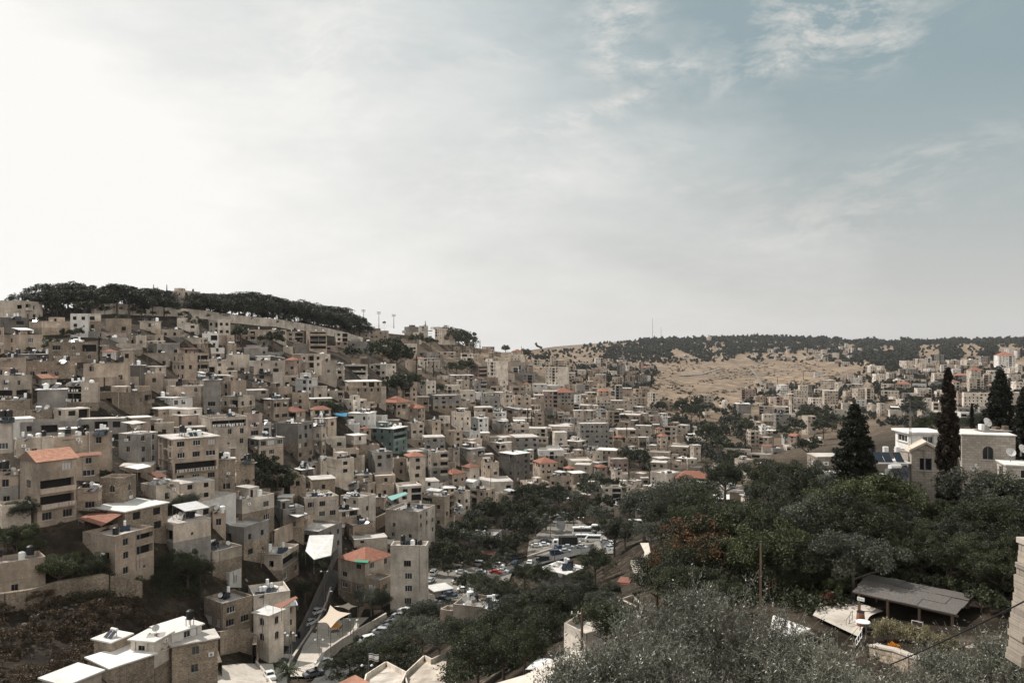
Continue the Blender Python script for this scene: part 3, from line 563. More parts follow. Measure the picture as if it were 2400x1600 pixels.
T(480, 960, [
 (-60,60,492,95,450,'c','f',d(balc=9,bel=((0,2),(0,3)),label='cream house with a long curved balcony at its right end',lm='curved balcony house')), (440,490,659,50,330,'p','f',d(label='pinkish upright tower with two windows behind the curved balcony house')),
 (455,625,902,345,560,'g','s',d(label='low grey-brown house with a bright flat roof above the scrubby cliff',lm='house above the scrubby cliff')),
 (790,1070,1247,158,580,'g','f',d(win=1,balc=9,label='house with a big dark windowless grey side wall',lm='dark-sided house')), (1245,1340,1392,170,530,'c','f'), (1400,1505,1712,565,860,'c','f',d(balc=9,label='cream parapet house with two rows of four square windows, mid left slope',lm='cream parapet house')),
 (148,160,347,575,960,'r','s',d(arch=1,label='pale stone tower with paired arched slits at left')), (350,362,572,592,870,'r','f'), (1640,1870,1967,45,240,'w','w'), (1610,1760,1782,165,305,'w','f',d(win=0)),
 (1905,2165,2325,222,510,'t','s',d(balc=9,bel=((0,3),(0,2)),label='teal-green walled house with an open dark upper terrace',lm='teal-green house')), (1875,1960,2157,490,780,'g','f'), (1768,1790,2007,410,520,'b','f'),
 (1250,1415,1512,105,330,'b','s'), (130,430,797,1030,1370,'l','f',d(balc=9,label='big pale plastered house above rubble walls, tanks on its bright roof',lm='big pale plastered house')),
 (797,900,1142,1140,1400,'g','f'), (1040,1150,1537,1020,1280,'c','f',d(lm='long railed-roof house',label='long cream house with a railed bright roof and satellite dishes')),
 (1558,1765,1962,1010,1420,'l','f',d(balc=9,label='three-storey pale house with deep roof parapet in the left centre',lm='deep-parapet house')), (1700,1870,1967,855,1000,'b','f'), (1535,1740,1752,850,980,'g','f'),
 (1963,2050,2102,915,1020,'c','f'), (1960,2060,2087,1010,1160,'b','s'), (80,90,242,1160,1360,'b','f'), (1020,1110,1242,692,800,'d','m'), (1120,1210,1300,612,720,'c','m'),
 (1300,1330,1402,560,820,'c','f'), (1448,1540,1762,1170,1370,'b','s'), (945,1060,1182,1280,1420,'b','f'), (1640,1660,1925,760,820,'b','f'), (650,660,760,150,280,'w','f'),
 (2155,2170,2340,560,760,'b','f'), (1580,1700,1960,1330,1500,'r','f',d(win=0))])
H(903,980,1020,1199,1292,'l','f','pale two-storey house with a bright white roof left of the tree-filled valley','bright-roofed valley house',balc=9)
H(915,998,1004,1278,1424,'l','f','tall pale corner house with small scattered windows beside the car park','tall pale corner house',balc=9)
T(960, 1000, [
 (130,400,512,800,1150,'r','f',d(label='brown rubble house with a junk-covered roof above the valley trees',lm='junk-roofed rubble house')), (510,625,693,745,1070,'c','f'), (505,520,622,930,1110,'w','f'),
 (480,725,802,640,725,'w','w',d(win=1,clutter=1,balc=9,label='long white prefab with a bright flat roof, standing on other roofs',lm='long white prefab')), (695,860,982,728,1070,'b','f'), (1060,1180,1272,790,1000,'b','f'),
 (1270,1390,1607,650,840,'b','f'), (360,490,642,545,660,'b','h',d(label='left of the pair of low orange hipped roofs above the white prefab',lm='twin orange roofs')), (600,690,802,468,620,'c','h',d(label='right of the pair of low orange hipped roofs above the white prefab')),
 (820,870,1027,410,660,'b','f'), (1030,1200,1382,320,640,'d','s',d(label='tall dark unfinished house in the centre with a slab roof',lm='tall dark unfinished house')),
 (1415,1500,1697,420,620,'b','h',d(label='house with red hipped roof over a dark open top floor, valley centre',lm='red roof over dark floor')), (1765,1830,1902,480,660,'b','h'), (2115,2180,2272,465,650,'p','h'),
 (210,250,447,290,660,'c','f'), (-60,0,182,345,700,'c','h'), (570,700,862,260,430,'g','s'), (575,690,809,60,150,'w','w',d(label='bright white cube house on a tan lower floor',lm='bright white cube')), (575,700,832,150,240,'b','f',d(clutter=0)),
 (917,1040,1172,190,340,'c','s'), (1708,1800,1892,310,410,'b','s'), (2010,2120,2222,280,430,'c','f'), (1790,1930,2022,172,290,'c','s'),
 (690,978,1057,1250,1450,'g','f',d(balc=9,label='lone grey two-storey house among the valley trees with pale parapets',lm='lone valley house')), (690,812,822,1195,1300,'g','f',d(win=0,clutter=0,label='square stair block at the left end of the lone grey valley house')),
 (1040,1150,1245,1200,1290,'b','f',d(win=0)), (980,990,1182,1040,1130,'d','f',d(win=0,clutter=0)), (1690,1790,1900,830,880,'c','s'), (1860,1980,2080,690,800,'b','f'), (1610,1740,1840,570,760,'b','f'), (440,500,575,250,420,'c','f')])
T(1440, 1000, [
 (385,590,744,838,1120,'l','f',d(balc=9,label='three-storey tan block with parapet roof in front of the dark trees',lm='three-storey valley block')), (742,770,852,890,1080,'b','t'),
 (413,605,767,540,715,'l','f',d(label='cream block with arched white shutters in the middle distance',lm='white-shuttered block')), (1083,1235,1422,455,610,'l','f'), (1380,1470,1602,380,560,'c','f'), (143,245,342,262,390,'w','f'),
 (488,540,602,110,300,'b','h'), (-40,10,93,500,700,'c','f'), (835,960,1042,125,210,'l','s'), (1453,1500,1602,800,890,'l','s'), (1805,1815,1952,245,330,'g','f'), (1690,1700,1802,220,330,'l','t'),
 (230,300,392,845,920,'c','s'), (160,230,302,625,720,'c','s'), (300,420,440,740,860,'b','s'), (10,90,202,690,830,'c','s'), (660,760,822,430,540,'b','f'), (720,850,905,370,480,'b','w'), (240,330,390,980,1120,'c','f'),
 (0,40,80,900,1040,'c','s'), (60,150,230,880,1040,'b','f'), (870,1000,1060,690,760,'c','f'), (1270,1400,1475,690,770,'c','f'), (2000,2080,2142,110,240,'p','t'), (1640,1750,1800,430,520,'c','s'), (1800,1870,1900,440,500,'b','s')])
T(480, 1280, [
 (-10,205,545,655,1160,'r','f',d(balc=9,clutter=3,label='stone house with twin roof terraces beside the shaded street',lm='twin-terrace street house')), (500,560,980,560,980,'l','f',d(balc=9,clutter=6)),
 (560,735,905,800,1330,'l','s',d(arch=1,clutter=1,label='rounded-window stone house front with arched openings at the shaded street',lm='arched street house',balc=9)), (890,900,1046,690,1100,'c','x',d(balc=0)),
 (425,885,1077,95,440,'c','f',d(balc=9,bel=((0,1),(0,2)),label='plastered house with cluttered roof terrace and curved balconies',lm='cluttered-terrace house')), (130,285,417,300,470,'w','f',d(clutter=0)),
 (-130,90,425,62,320,'c','f'), (1530,1840,2152,195,690,'c','h',d(balc=9,label='large house with a red hipped tile roof and green tarp beside the street',lm='red-roofed street house')),
 (1832,2010,2147,385,720,'b','f',d(clutter=0)), (1845,2010,2135,262,385,'w','s',d(clutter=0,label='glazed white rooftop room projecting from the red-roofed street house'))])
T(960, 1280, [
 (200,290,492,520,620,'g','w',d(clutter=0,label='low shed with a white slab roof at the car park corner')),
 (500,885,1022,700,890,'c','f',d(clutter=9,label='small house crowded with black roof tanks below the car park',lm='tank-crowded garden house')), (888,985,1105,745,880,'w','m',d(label='white corrugated-roof shed attached right of the tank-crowded garden house')),
 (350,480,560,740,900,'b','f',d(clutter=0)), (1500,1800,2012,325,450,'g','w',d(clutter=8,win=0,label='low flat-roofed hall with roof junk and tank beside the parking lot',lm='flat hall by the parking lot'))])
T(0, 1280, [
 (-260,-200,522,225,660,'b','f',d(balc=9,label='tan house with wide dark window strips cut by the left edge',lm='strip-window edge house')),
 (1078,1275,1500,1105,1420,'r','w',d(D=126,foot=8,clutter=1,balc=9,label='low rubble house with a long bright roof at the lower left',lm='low bright-roofed rubble house')), (1500,1770,1972,1100,1330,'l','w',d(clutter=2,D=126,foot=1,balc=9)), (1750,1970,2318,1010,1170,'w','w',d(D=130,foot=1,clutter=1,balc=9,label='white-panelled end room with a bright slab roof at lower left')),
 (1005,1265,1772,1405,1560,'r','w',d(win=0,clutter=0,D=120,foot=22,label='rubble terrace block in front of the low bright-roofed rubble house')),
 (1600,1775,1974,1240,1560,'r','s',d(win=1,clutter=0,D=127,foot=22,balc=9)), (1930,1975,2500,1150,1560,'r','s',d(win=1,clutter=0,D=129,foot=22,balc=9)), (480,760,1165,1600,1900,'c','w',d(clutter=3,label='white flat roof with black tank and boiler at the bottom left'))])
# right-hand near buildings
T(1920, 960, [
 (875,1050,1420,275,480,'w','w',d(D=93,clutter=0,label='glazed room with a flat white roof behind the stone gable',balc=9)), (858,1050,1240,480,800,'s','f',d(D=92,clutter=0,win=1)),
 (1052,1060,1395,445,790,'s','G',d(D=86,label='stone house with a front gable behind the tall cypress',lm='stone gable house',balc=9,foot=3,win=1)),
 (1500,1640,2255,285,660,'s','w',d(D=90,clutter=1,arch=1,balc=9,label='long stone house with bright flat roof right of the tall cypress',lm='long stone house')),
 (2035,2150,2600,640,900,'s','w',d(D=74,clutter=1,label='stone house corner at the right edge with pipes on its roof',lm='right-edge stone house',balc=9)),
 (-140,-20,270,545,690,'b','f',d(D=130,arch=1,clutter=0,label='low house with arched porch left of the broad cypress',lm='arched porch house',balc=9)),
 (90,110,225,745,850,'w','w',d(D=110,clutter=0)), (735,760,1045,795,860,'c','w',d(D=92,clutter=2,win=0))])
T(1920, 760, [
 (2003,2060,2257,358,530,'w','h',d(label='tall apartment tower with a red-brown hipped roof at far right',lm='far right apartment tower')), (918,1000,1082,418,510,'l','f'), (1080,1130,1175,395,480,'l','f'), (535,590,662,472,570,'l','f'), (662,710,752,478,570,'l','f'),
 (608,665,767,570,690,'l','f',d(label='rounded pale apartment block with brown balconies across the valley',lm='rounded far block')), (770,800,917,552,640,'l','f'), (1288,1320,1462,562,670,'l','f'), (1688,1745,1892,525,620,'l','h'),
 (1448,1490,1622,412,475,'l','f'), (1620,1700,1832,405,480,'l','f'), (1830,1855,1962,368,450,'g','f'), (1640,1660,1977,785,970,'l','f',d(balc=9,label='wide pale six-window apartment block right of the tall cypress top',lm='wide pale far block')),
 (1555,1590,1645,790,930,'p','f'), (1290,1310,1437,895,1020,'l','f'), (770,790,942,975,1095,'l','f',d(label='isolated cube apartment house above the dry field on the right',lm='isolated cube apartments')), (545,600,652,922,1030,'l','f'), (658,700,762,905,1060,'l','f'),
 (235,250,392,895,990,'l','f'), (80,100,182,925,1000,'l','f'), (-20,20,72,920,1020,'l','f'), (775,880,982,855,960,'l','f'), (845,900,982,637,705,'l','f'), (1540,1560,1692,585,670,'g','h'), (2200,2260,2420,660,800,'l','f'), (2100,2190,2300,500,580,'l','f'),
 (1200,1230,1290,850,990,'l','f'), (1320,1350,1450,770,850,'l','f'), (1165,1200,1260,570,620,'l','f'), (1250,1300,1470,668,740,'g','f',d(win=0))])
T(1440, 740, [
 (1825,1855,2012,1125,1330,'g','f',d(balc=9,label='upright six-storey grey tower block in the right-hand valley',lm='grey valley tower block')), (1443,1462,1622,842,980,'p','f'), (1380,1400,1562,1010,1140,'g','s'), (2225,2280,2380,945,1080,'l','f',d(lm='bright far pair of blocks')),
 (1650,1690,1802,1272,1360,'w','f'), (1525,1560,1682,1218,1330,'l','f'), (740,800,902,1025,1130,'l','f'), (1010,1040,1102,1068,1170,'l','f'), (265,410,522,1150,1260,'b','f',d(balc=0)), (465,500,572,1300,1380,'b','h'),
 (490,540,615,1375,1460,'b','h'), (820,850,960,1390,1480,'l','f'), (345,400,517,1095,1150,'g','f'), (1780,1790,1832,928,1010,'l','f'), (1830,1860,1940,930,1030,'p','f'), (1600,1640,1740,930,1020,'b','f'), (2200,2230,2340,1080,1160,'b','f'), (2040,2080,2200,1075,1150,'l','f'),
 (1200,1260,1340,990,1060,'l','f'), (1930,1950,2000,960,1050,'p','f'), (1640,1680,1760,840,910,'l','f'), (1725,1740,1830,770,830,'g','f'), (2110,2130,2220,800,860,'l','f'), (2290,2300,2400,650,710,'w','f'), (880,900,1030,1300,1370,'l','f'), (1920,1960,2000,1360,1470,'w','f'), (2180,2220,2400,1430,1520,'l','f')])
BBX = [(s['xl'], s['xr'], s['yt'], s['yb']) for s in SPECS]
# ------------------------------------------------------------------ the houses that fill the slopes between them
def inside(poly, x, y):
    c = False; j = len(poly)-1
    for i in range(len(poly)):
        (xi, yi), (xj, yj) = poly[i], poly[j]
        if (yi > y) != (yj > y) and x < (xj-xi)*(y-yi)/(yj-yi)+xi: c = not c
        j = i
    return c
CELL = 5; OCC = np.zeros((1600//CELL, 2400//CELL), bool)
def mark(x0, x1, y0, y1): OCC[max(0,int(y0//CELL)):max(0,int(y1//CELL)), max(0,int(x0//CELL)):max(0,int(x1//CELL))] = True
for b_ in BBX: mark(b_[0], b_[1], b_[2]-3, b_[3])
GREEN = [(100,165,770,810),(165,210,690,720),(860,960,820,880),(905,930,880,960),(960,1030,870,915),(1040,1110,850,880),(760,810,960,985),(740,830,820,860),(1065,1100,735,790),(1100,1140,780,830),
 (560,590,770,815),(620,655,790,825),(600,690,1080,1150),(1580,1700,960,990),(1660,1750,975,1050),(1640,1700,1040,1100),(1465,1520,1030,1110),(1240,1310,970,1000),(980,1060,790,825)]
for g in GREEN: mark(*g)
for i in range(2400//CELL): OCC[:int((crest(i*CELL)+(14 if i*CELL < 860 else 4))//CELL), i] = True
TOWN_A = [(0,752),(100,768),(330,775),(520,785),(700,796),(850,806),(960,808),(1010,818),(1150,828),(1240,850),(1330,885),(1450,930),(1560,985),(1640,1040),(1740,1130),(1730,1180),(1600,1190),(1570,1240),(1440,1210),(1400,1165),(1300,1180),(1230,1160),(1160,1190),(1120,1225),(1010,1260),(985,1300),(900,1290),(830,1270),(700,1300),(560,1300),(480,1340),(250,1240),(100,1230),(0,1230)]
FIELD = [(1550,854),(1700,848),(1960,850),(1990,885),(1900,905),(1760,905),(1700,930),(1610,940),(1520,928)]
TOWN_B = [(1680,945),(1770,912),(1900,912),(2000,890),(2180,850),(2400,830),(2400,990),(2080,985),(1930,985),(1880,1060),(1780,1080),(1760,1180),(1700,1150),(1640,1060),(1700,1010),(1640,960)]
TOWN_C = [(1250,860),(1330,845),(1440,850),(1530,858),(1520,900),(1530,935),(1640,960),(1600,985),(1450,940),(1320,890)]
TOWN_D = [(1740,820),(1960,790),(2020,830),(1960,870),(1800,845)]
rr = random.Random(5)
def fill(poly, dens, pal, y0, y1, wmin=7, wmax=13, big=.15, thr=.5, roofs='ffffffsswkk'):
    y = y1
    while y > y0:
        x = -20+rr.uniform(0, 20)
        while x < 2410:
            D = dist(x, y); k = F/D; w = rr.uniform(wmin, wmax)*k; n = rr.choice((2, 2, 2, 3, 3)) if rr.random() > big else rr.choice((3, 4, 5)); h = n*3.1*k
            if inside(poly, x+w/2, y) and not inside(FIELD, x+w/2, y) and rr.random() < dens:
                a0, a1, b0, b1 = max(0,int((y-h)//CELL)), max(0,int(y//CELL)), max(0,int(x//CELL)), max(0,int((x+w)//CELL))
                cells = OCC[:, b0:b1+1].mean(1); lim = .3 if w > 11*k else .42
                if b1 < 2400//CELL and a1 < len(cells) and cells[a1-1] < lim:
                    top = a1
                    while top > 0 and cells[top-1] < lim and a1-top < (h+4)/CELL: top -= 1
                    hh = y-top*CELL
                    if hh > 1.3*k:
                        h = min(h, hh); foot_ = min(rr.uniform(.0, 3.5)*k, 40)
                        xc = x+w*rr.choice((rr.uniform(.3,.75), rr.uniform(.85,.98), rr.uniform(.05,.2)))
                        rf = rr.choice(roofs) if rr.random() > .035 else 'h'
                        H(x, xc, x+w, y-h, y+foot_, rr.choice(pal), rf, man=0); mark(x, x+w, y-h, y)
            x += w*rr.uniform(.5, 1.05)
        y -= max(4, 2.6*F/dist(700 if y > 1000 else 1000, y)*.62)
fill(TOWN_A, .95, 'cccccbbbgggprrlllww', 738, 1335, 8, 22)
fill(TOWN_A, .95, 'ccccbbgprrlw', 745, 1330, 6, 12, .1)
fill(TOWN_A, .8, 'cccbbbgprrd', 760, 1330, 4, 8, .05)
fill(TOWN_B, .8, 'llllccwg', 830, 1180, 10, 22, .5, .55, 'ffffffffs')
fill(TOWN_C, .75, 'lccbbg', 850, 980, 9, 18, .3, .5, 'fffs')
fill(TOWN_D, .22, 'lllw', 790, 870, 12, 20, .3, .5, 'fffs')
for x0, x1, y0, y1, n in ((1590,1700,815,845,22),(1440,1600,835,850,8),(1990,2130,815,860,10),(1800,1960,828,848,16),(1440,1500,840,852,4)):
    for i in range(n):
        x, y = rr.uniform(x0, x1), rr.uniform(y0, y1); k = F/dist(x, y); w = rr.uniform(9, 16)*k; H(x, x+w*.3, x+w, y-6.5*k, y, rr.choice('lwc'), 'f', man=0)
SPECS.sort(key=lambda s: -(s['xr']-s['xl'])*(min(s['yb'], 1600)-s['yt'])-(1e6 if s['man'] else 0))
NIND = 297
for i, s in enumerate(SPECS): make_house(s, i < NIND)
print('houses', len(SPECS), 'manual', sum(s['man'] for s in SPECS))
o = FAR.build('distant_houses', FARM); tag(o, 'pale flat-roofed houses packed small along the slopes and far valley', 'houses', None, 'stuff')
# ------------------------------------------------------------------ ground sheet, reaching the horizon
def make_ground():
    xs = np.arange(-1400, 3801, 16.); nr = 230; V = []; rows = []
    for x in xs:
        col = []; c = crest(x)
        Dc = dist(x, c); p = at(x, c, Dc)
        for k, zz in ((9, -700), (4, -420), (2, -190), (1.35, -60), (1.12, -14), (1.03, -2.2)):
            X = p.x*k if k < 3 else (x-CX)/F*Dc*k; col.append((X, Dc*k if k < 9 else max(Dc*k, 24000), p.z+zz*(1 if Dc > 900 else .9)))
        for i in range(nr):
            t = i/(nr-1); y = c+(2300-c)*t**1.55; D = dist(x, y); q = at(x, y, D)
            e = min(1, max(0, (y-c)/12)); n = noise.fractal(q*Vector((.05,.05,.05)), 1, 2, 4); q.z += e*n*min(.35+D*.0012, 2.2)*.8; col.append(tuple(q))
        e = Vector(col[-1])
        for Y, dz in ((4, 1), (-30, 4), (-300, 12), (-3000, 40)):
            col.append(((x-CX)/F*max(60, abs(Y)*1.2), Y, -12+dz*0-1.5))
        V.append(col)
    n, m = len(V), len(V[0]); flat = [p for c in V for p in c]
    faces = [(i*m+j, i*m+j+1, (i+1)*m+j+1, (i+1)*m+j) for i in range(n-1) for j in range(m-1)]
    me = bpy.data.meshes.new('ground'); me.from_pydata(flat, [], faces); me.materials.append(GROUND)
    me.polygons.foreach_set('use_smooth', [True]*len(faces)); me.update()
    o = link('ground', me); o['kind'] = 'structure'; return o
make_ground()
def patch(name, left, right, mat, up=.35, n=24, m=8, **k):
    """sheet laid on the ground between two pixel polylines given as [(x, y)...]"""
    b = MB()
    def samp(pl, t):
        L = [0]
        for i in range(1, len(pl)): L.append(L[-1]+math.hypot(pl[i][0]-pl[i-1][0], pl[i][1]-pl[i-1][1]))
        q = t*L[-1]; return np.interp(q, L, [p[0] for p in pl]), np.interp(q, L, [p[1] for p in pl])
    G = [[None]*(m+1) for _ in range(n+1)]
    for i in range(n+1):
        a, c = samp(left, i/n), samp(right, i/n)
        for j in range(m+1):
            t = j/m; p = ground(a[0]*(1-t)+c[0]*t, a[1]*(1-t)+c[1]*t); G[i][j] = p+Vector((0,0,up))
    for i in range(n):
        for j in range(m): b.quad(G[i][j], G[i+1][j], G[i+1][j+1], G[i][j+1], 0)
    o = b.build(name, mat); o['kind'] = 'structure'; return o
patch('road', [(775,1335),(735,1410),(690,1500),(625,1600),(560,1700)], [(800,1345),(760,1440),(735,1500),(690,1560),(640,1700)], M['asph'], .45, 30, 5)
patch('lane', [(905,1450),(850,1500),(740,1590),(690,1660)], [(1010,1440),(950,1490),(870,1540),(800,1600),(760,1660)], M['asph'], .45, 24, 5)
patch('parking_lot', [(1000,1345),(1005,1400),(960,1450)], [(1210,1320),(1190,1370),(1060,1430)], M['lot'], .45, 24, 10)
patch('upper_parking_lot', [(1310,1210),(1240,1270),(1235,1305)], [(1330,1205),(1420,1260),(1440,1300)], M['lot'], .5, 24, 10)
patch('road', [(1440,1282),(1330,1310),(1250,1330),(1170,1355)], [(1440,1268),(1330,1288),(1260,1308),(1180,1335)], M['asph'], .62, 20, 4)
patch('road', [(1305,1240),(1305,1210),(1315,1200)], [(1322,1245),(1328,1212),(1330,1203)], M['asph'], .62, 8, 3)
patch('yard', [(480,1570),(560,1560),(640,1560)], [(500,1700),(600,1680),(650,1620)], M['pave'], .5, 12, 8)
patch('playground', [(735,1455),(700,1545),(680,1590)], [(865,1450),(790,1520),(745,1590)], M['pave'], .5, 16, 8)
patch('terrace_floor', [(1905,1450),(1925,1415),(1960,1400)], [(2010,1500),(2040,1450),(2070,1440)], M['pave'], .3, 10, 6)
patch('path', [(1500,1275),(1512,1300),(1490,1350)], [(1520,1275),(1525,1300),(1508,1350)], M['pave'], .4, 10, 3)
# ------------------------------------------------------------------ trees
def leaf_mesh(name, C, Rr, n, size, asp, matl, flat=.0, seed=1, spiky=0):
    """C clump centres (k,3), Rr clump radii (k,) or (k,3); n leaves each; diamond leaves"""
    g = np.random.RandomState(seed); C = np.asarray(C, float); k = len(C); Rr = np.asarray(Rr, float)
    if Rr.ndim == 1: Rr = Rr[:, None]*np.ones((1, 3))
    d = g.normal(size=(k, n, 3)); d /= np.linalg.norm(d, axis=2, keepdims=True); rad = g.uniform(.35, 1.05, (k, n, 1))**.6
    P = (C[:, None, :]+d*rad*Rr[:, None, :]).reshape(-1, 3); N = len(P)
    a = g.normal(size=(N, 3)); a[:, 2] *= (1-flat)
    if spiky: a[:, 2] = np.abs(a[:, 2])+spiky
    a /= np.linalg.norm(a, axis=1, keepdims=True)
    b = np.cross(a, g.normal(size=(N, 3))); b /= np.linalg.norm(b, axis=1, keepdims=True)
    s = size*g.uniform(.6, 1.3, (N, 1)); a = a*s; b = b*s*asp
    V = np.stack([P-a, P-b*1.0+a*.1, P+a, P+b+a*.1], 1).reshape(-1, 3)
    me = bpy.data.meshes.new(name); me.vertices.add(4*N); me.vertices.foreach_set('co', V.ravel())
    me.loops.add(4*N); me.loops.foreach_set('vertex_index', np.arange(4*N)); me.polygons.add(N)
    me.polygons.foreach_set('loop_start', np.arange(N)*4); me.polygons.foreach_set('loop_total', np.full(N, 4))
    cl = np.repeat(g.uniform(0, 1, k), n); ux = np.clip(.55*cl+.45*g.uniform(0, 1, N), 0, 1); uy = g.uniform(0, 1, N)
    uv = np.stack([np.repeat(ux, 4), np.repeat(uy, 4)], 1); l = me.uv_layers.new(name='UVMap'); l.data.foreach_set('uv', uv.ravel())
    me.materials.append(matl); me.update(); return me
def trunk_mesh(name, h, r, mat, lean=0, limbs=5, spread=2, top=None, seed=1, y0=-.6):
    g = random.Random(seed); b = MB(); p = Vector((0,0,y0)); q = p; n = 5
    for i in range(n):
        q = Vector((lean*(i+1)/n+g.uniform(-.1,.1)*h*.1, g.uniform(-.1,.1)*h*.1, h*(i+1)/n)); b.tube(p, q, r*(1-.5*i/n), r*(1-.5*(i+1)/n), 8, 0, False); p = q
    for i in range(limbs):
        a = 2*math.pi*(i+g.random()*.6)/limbs; s = q*(.55+.4*g.random()); e = s+Vector((math.cos(a)*spread*.5, math.sin(a)*spread*.5, spread*.35*g.uniform(.6,1.3))); e2 = e+Vector((math.cos(a+.3)*spread*.45, math.sin(a+.3)*spread*.45, spread*.3*g.uniform(.3,1.2)))
        b.tube(s, e, r*.45, r*.28, 6, 0, False); b.tube(e, e2, r*.28, r*.08, 6, 0, False)
    return b.mesh(name, [mat], True)
def crown_pts(kind, n, seed):
    g = np.random.RandomState(seed); C = []; Rr = []
    for i in range(n):
        if kind == 'broad':
            d = g.normal(size=3); d /= np.linalg.norm(d); d[2] = abs(d[2])*1.0-.35*g.rand(); r = g.uniform(.45, .95)*(1+.25*math.sin(3*math.atan2(d[1], d[0])+seed)); C.append((d[0]*r*.5, d[1]*r*.5, .60+d[2]*r*.36)); Rr.append(g.uniform(.07, .15))
        elif kind == 'pine':
            a = g.uniform(0, 6.28); r = math.sqrt(g.rand())*.50*(1+.2*math.sin(2*a+seed)); C.append((r*math.cos(a), r*math.sin(a), .84-.30*r*r/.25*g.uniform(.5,1.2)-g.uniform(0,.22))); Rr.append(g.uniform(.09, .17))
        elif kind == 'cyp':
            t = g.rand()**.85; z = .03+.95*t; w = .085*(math.sin(min(1, (1-t)*1.5)*1.57)**.8)*(1-.25*(t < .08)); a = g.uniform(0, 6.28); r = w*g.uniform(.3, .95); C.append((r*math.cos(a), r*math.sin(a), z)); Rr.append(g.uniform(.018, .036))
        elif kind == 'pinetall':
            t = g.rand(); z = .25+.75*t; w = .24*(1-t)**.7+.03; a = g.uniform(0, 6.28); r = w*g.uniform(.4, 1.1); C.append((r*math.cos(a), r*math.sin(a), z-.04*r)); Rr.append(g.uniform(.035, .07))
    return np.array(C), np.array(Rr)
TREE = {}
def make_tree(key, kind, leaf, H_, W_, nclump, nleaf, size, asp, name, th=None, bark='bark', seeds=(1,2,3), zs=1.0, spiky=0, flat=0):
    out = []
    for s in seeds:
        C, Rr = crown_pts(kind, nclump, s); C = C*np.array([W_, W_, H_]); R3 = Rr[:, None]*np.array([[W_, W_, (W_*.8 if kind in ('broad','pine') else H_*1.1)]])
        if kind == 'cyp': R3 = Rr[:, None]*np.array([[W_*1.6, W_*1.6, H_*.8]]); C[:, :2] *= 3.2; 
        if kind == 'pinetall': R3 = Rr[:, None]*np.array([[W_*1.5, W_*1.5, H_*.3]]); C[:, :2] *= 2
        if kind == 'pine': R3[:, 2] *= .75
        out.append((leaf_mesh('crown', C, R3, nleaf, size, asp, LEAF[leaf], seed=s, spiky=spiky, flat=flat),
                    trunk_mesh('trunk', (th or .45)*H_, H_*.022+.06, M[bark], limbs=5 if kind not in ('cyp',) else 0, spread=W_*(.2 if kind == 'pine' else .38), seed=s)))
    TREE[key] = (name, out)
make_tree('broadn', 'broad', 'broad', 8, 8, 60, 330, .105, .5, 'broadleaf_tree', seeds=(1,2,3,4), flat=.3)
make_tree('lightn', 'broad', 'light', 6, 7, 44, 280, .105, .5, 'broadleaf_tree', seeds=(5,6))
make_tree('orangen', 'broad', 'orange', 9, 8, 60, 330, .11, .55, 'flowering_tree', seeds=(7,8))
make_tree('olivem', 'broad', 'olivem', 6, 7, 50, 330, .10, .42, 'olive_tree', bark='obark', seeds=(9,10,11))
make_tree('broadm', 'broad', 'broad', 7, 7, 34, 90, .22, .6, 'broadleaf_tree', seeds=(12,13,14))
make_tree('olivef', 'broad', 'olivem', 5, 6, 30, 80, .2, .5, 'olive_tree', bark='obark', seeds=(15,16))
make_tree('pine', 'pine', 'pine', 11, 11, 44, 120, .24, .6, 'umbrella_pine', th=.78, seeds=(17,18,19,20), flat=.3)
make_tree('cypm', 'cyp', 'cyp', 14, 1.7, 130, 26, .26, .4, 'cypress', th=.5, seeds=(21,22), spiky=.6)
make_tree('cypn', 'cyp', 'cypbr', 14, 1.9, 520, 90, .10, .4, 'cypress', th=.4, seeds=(23,), spiky=.6)
make_tree('cypw', 'cyp', 'cyp', 10, 4.4, 520, 90, .10, .4, 'cypress', th=.3, seeds=(24,), spiky=.5)
make_tree('pinet', 'pinetall', 'cyp', 15, 9, 200, 240, .15, .4, 'pine_tree', th=.9, seeds=(25,26))
make_tree('bush', 'broad', 'scrub', 2.2, 3.6, 16, 60, .13, .5, 'bush', seeds=(27,28), th=.3)
make_tree('dbush', 'broad', 'broad', 2.6, 4.0, 18, 80, .13, .5, 'bush', seeds=(29,30), th=.3)
NT_ = 0
def tree(key, x, y, hpx=None, s=None, label=None, D=None, desc=None, group=None, wx=1.0, lm=None):
    """one tree with its foot at photo pixel (x, y); hpx = height in photo pixels"""
    global NT_; NT_ += 1
    name, kinds = TREE[key]; cr, tr = kinds[rr.randrange(len(kinds))]; D = D or dist(x, y); p = at(x, y, D)
    h0 = max(v[2] for v in (cr.vertices[i].co for i in range(0, len(cr.vertices), 7)))
    k = (hpx/F*D/h0) if hpx else (s or 1)
    if hpx and key == 'broadm' and hpx > 24 and D > 300: k *= 1.2
    if hpx and (key in ('broadm','olivef','broadn','olivem','lightn')) and y > 1130 and D < 450: k *= 1.3
    root = empty(name, p, rr.uniform(0, 6.28)); root.scale = (k*wx, k*wx, k); link('crown', cr, root); link('trunk', tr, root)
    base = {'broadleaf_tree':'dark broadleaf tree','flowering_tree':'tree with orange blossoms','olive_tree':'grey-green olive tree','umbrella_pine':'umbrella pine','cypress':'dark narrow cypress','pine_tree':'tall dark pine','bush':'dry bush'}[name]
    if key == 'lightn': base = 'brighter green tree'
    if key == 'dbush': base = 'dark green bush'
    cat = {'bush':'bush'}.get(name, 'tree'); ym = y-(hpx or 40)/2
    if label: tag(root, label, cat, group or base+'s')
    else: later(root, desc or base, cat, x, ym, group or base+'s on the hillsides')
    if lm: LM.append((x, ym, lm))
    return root
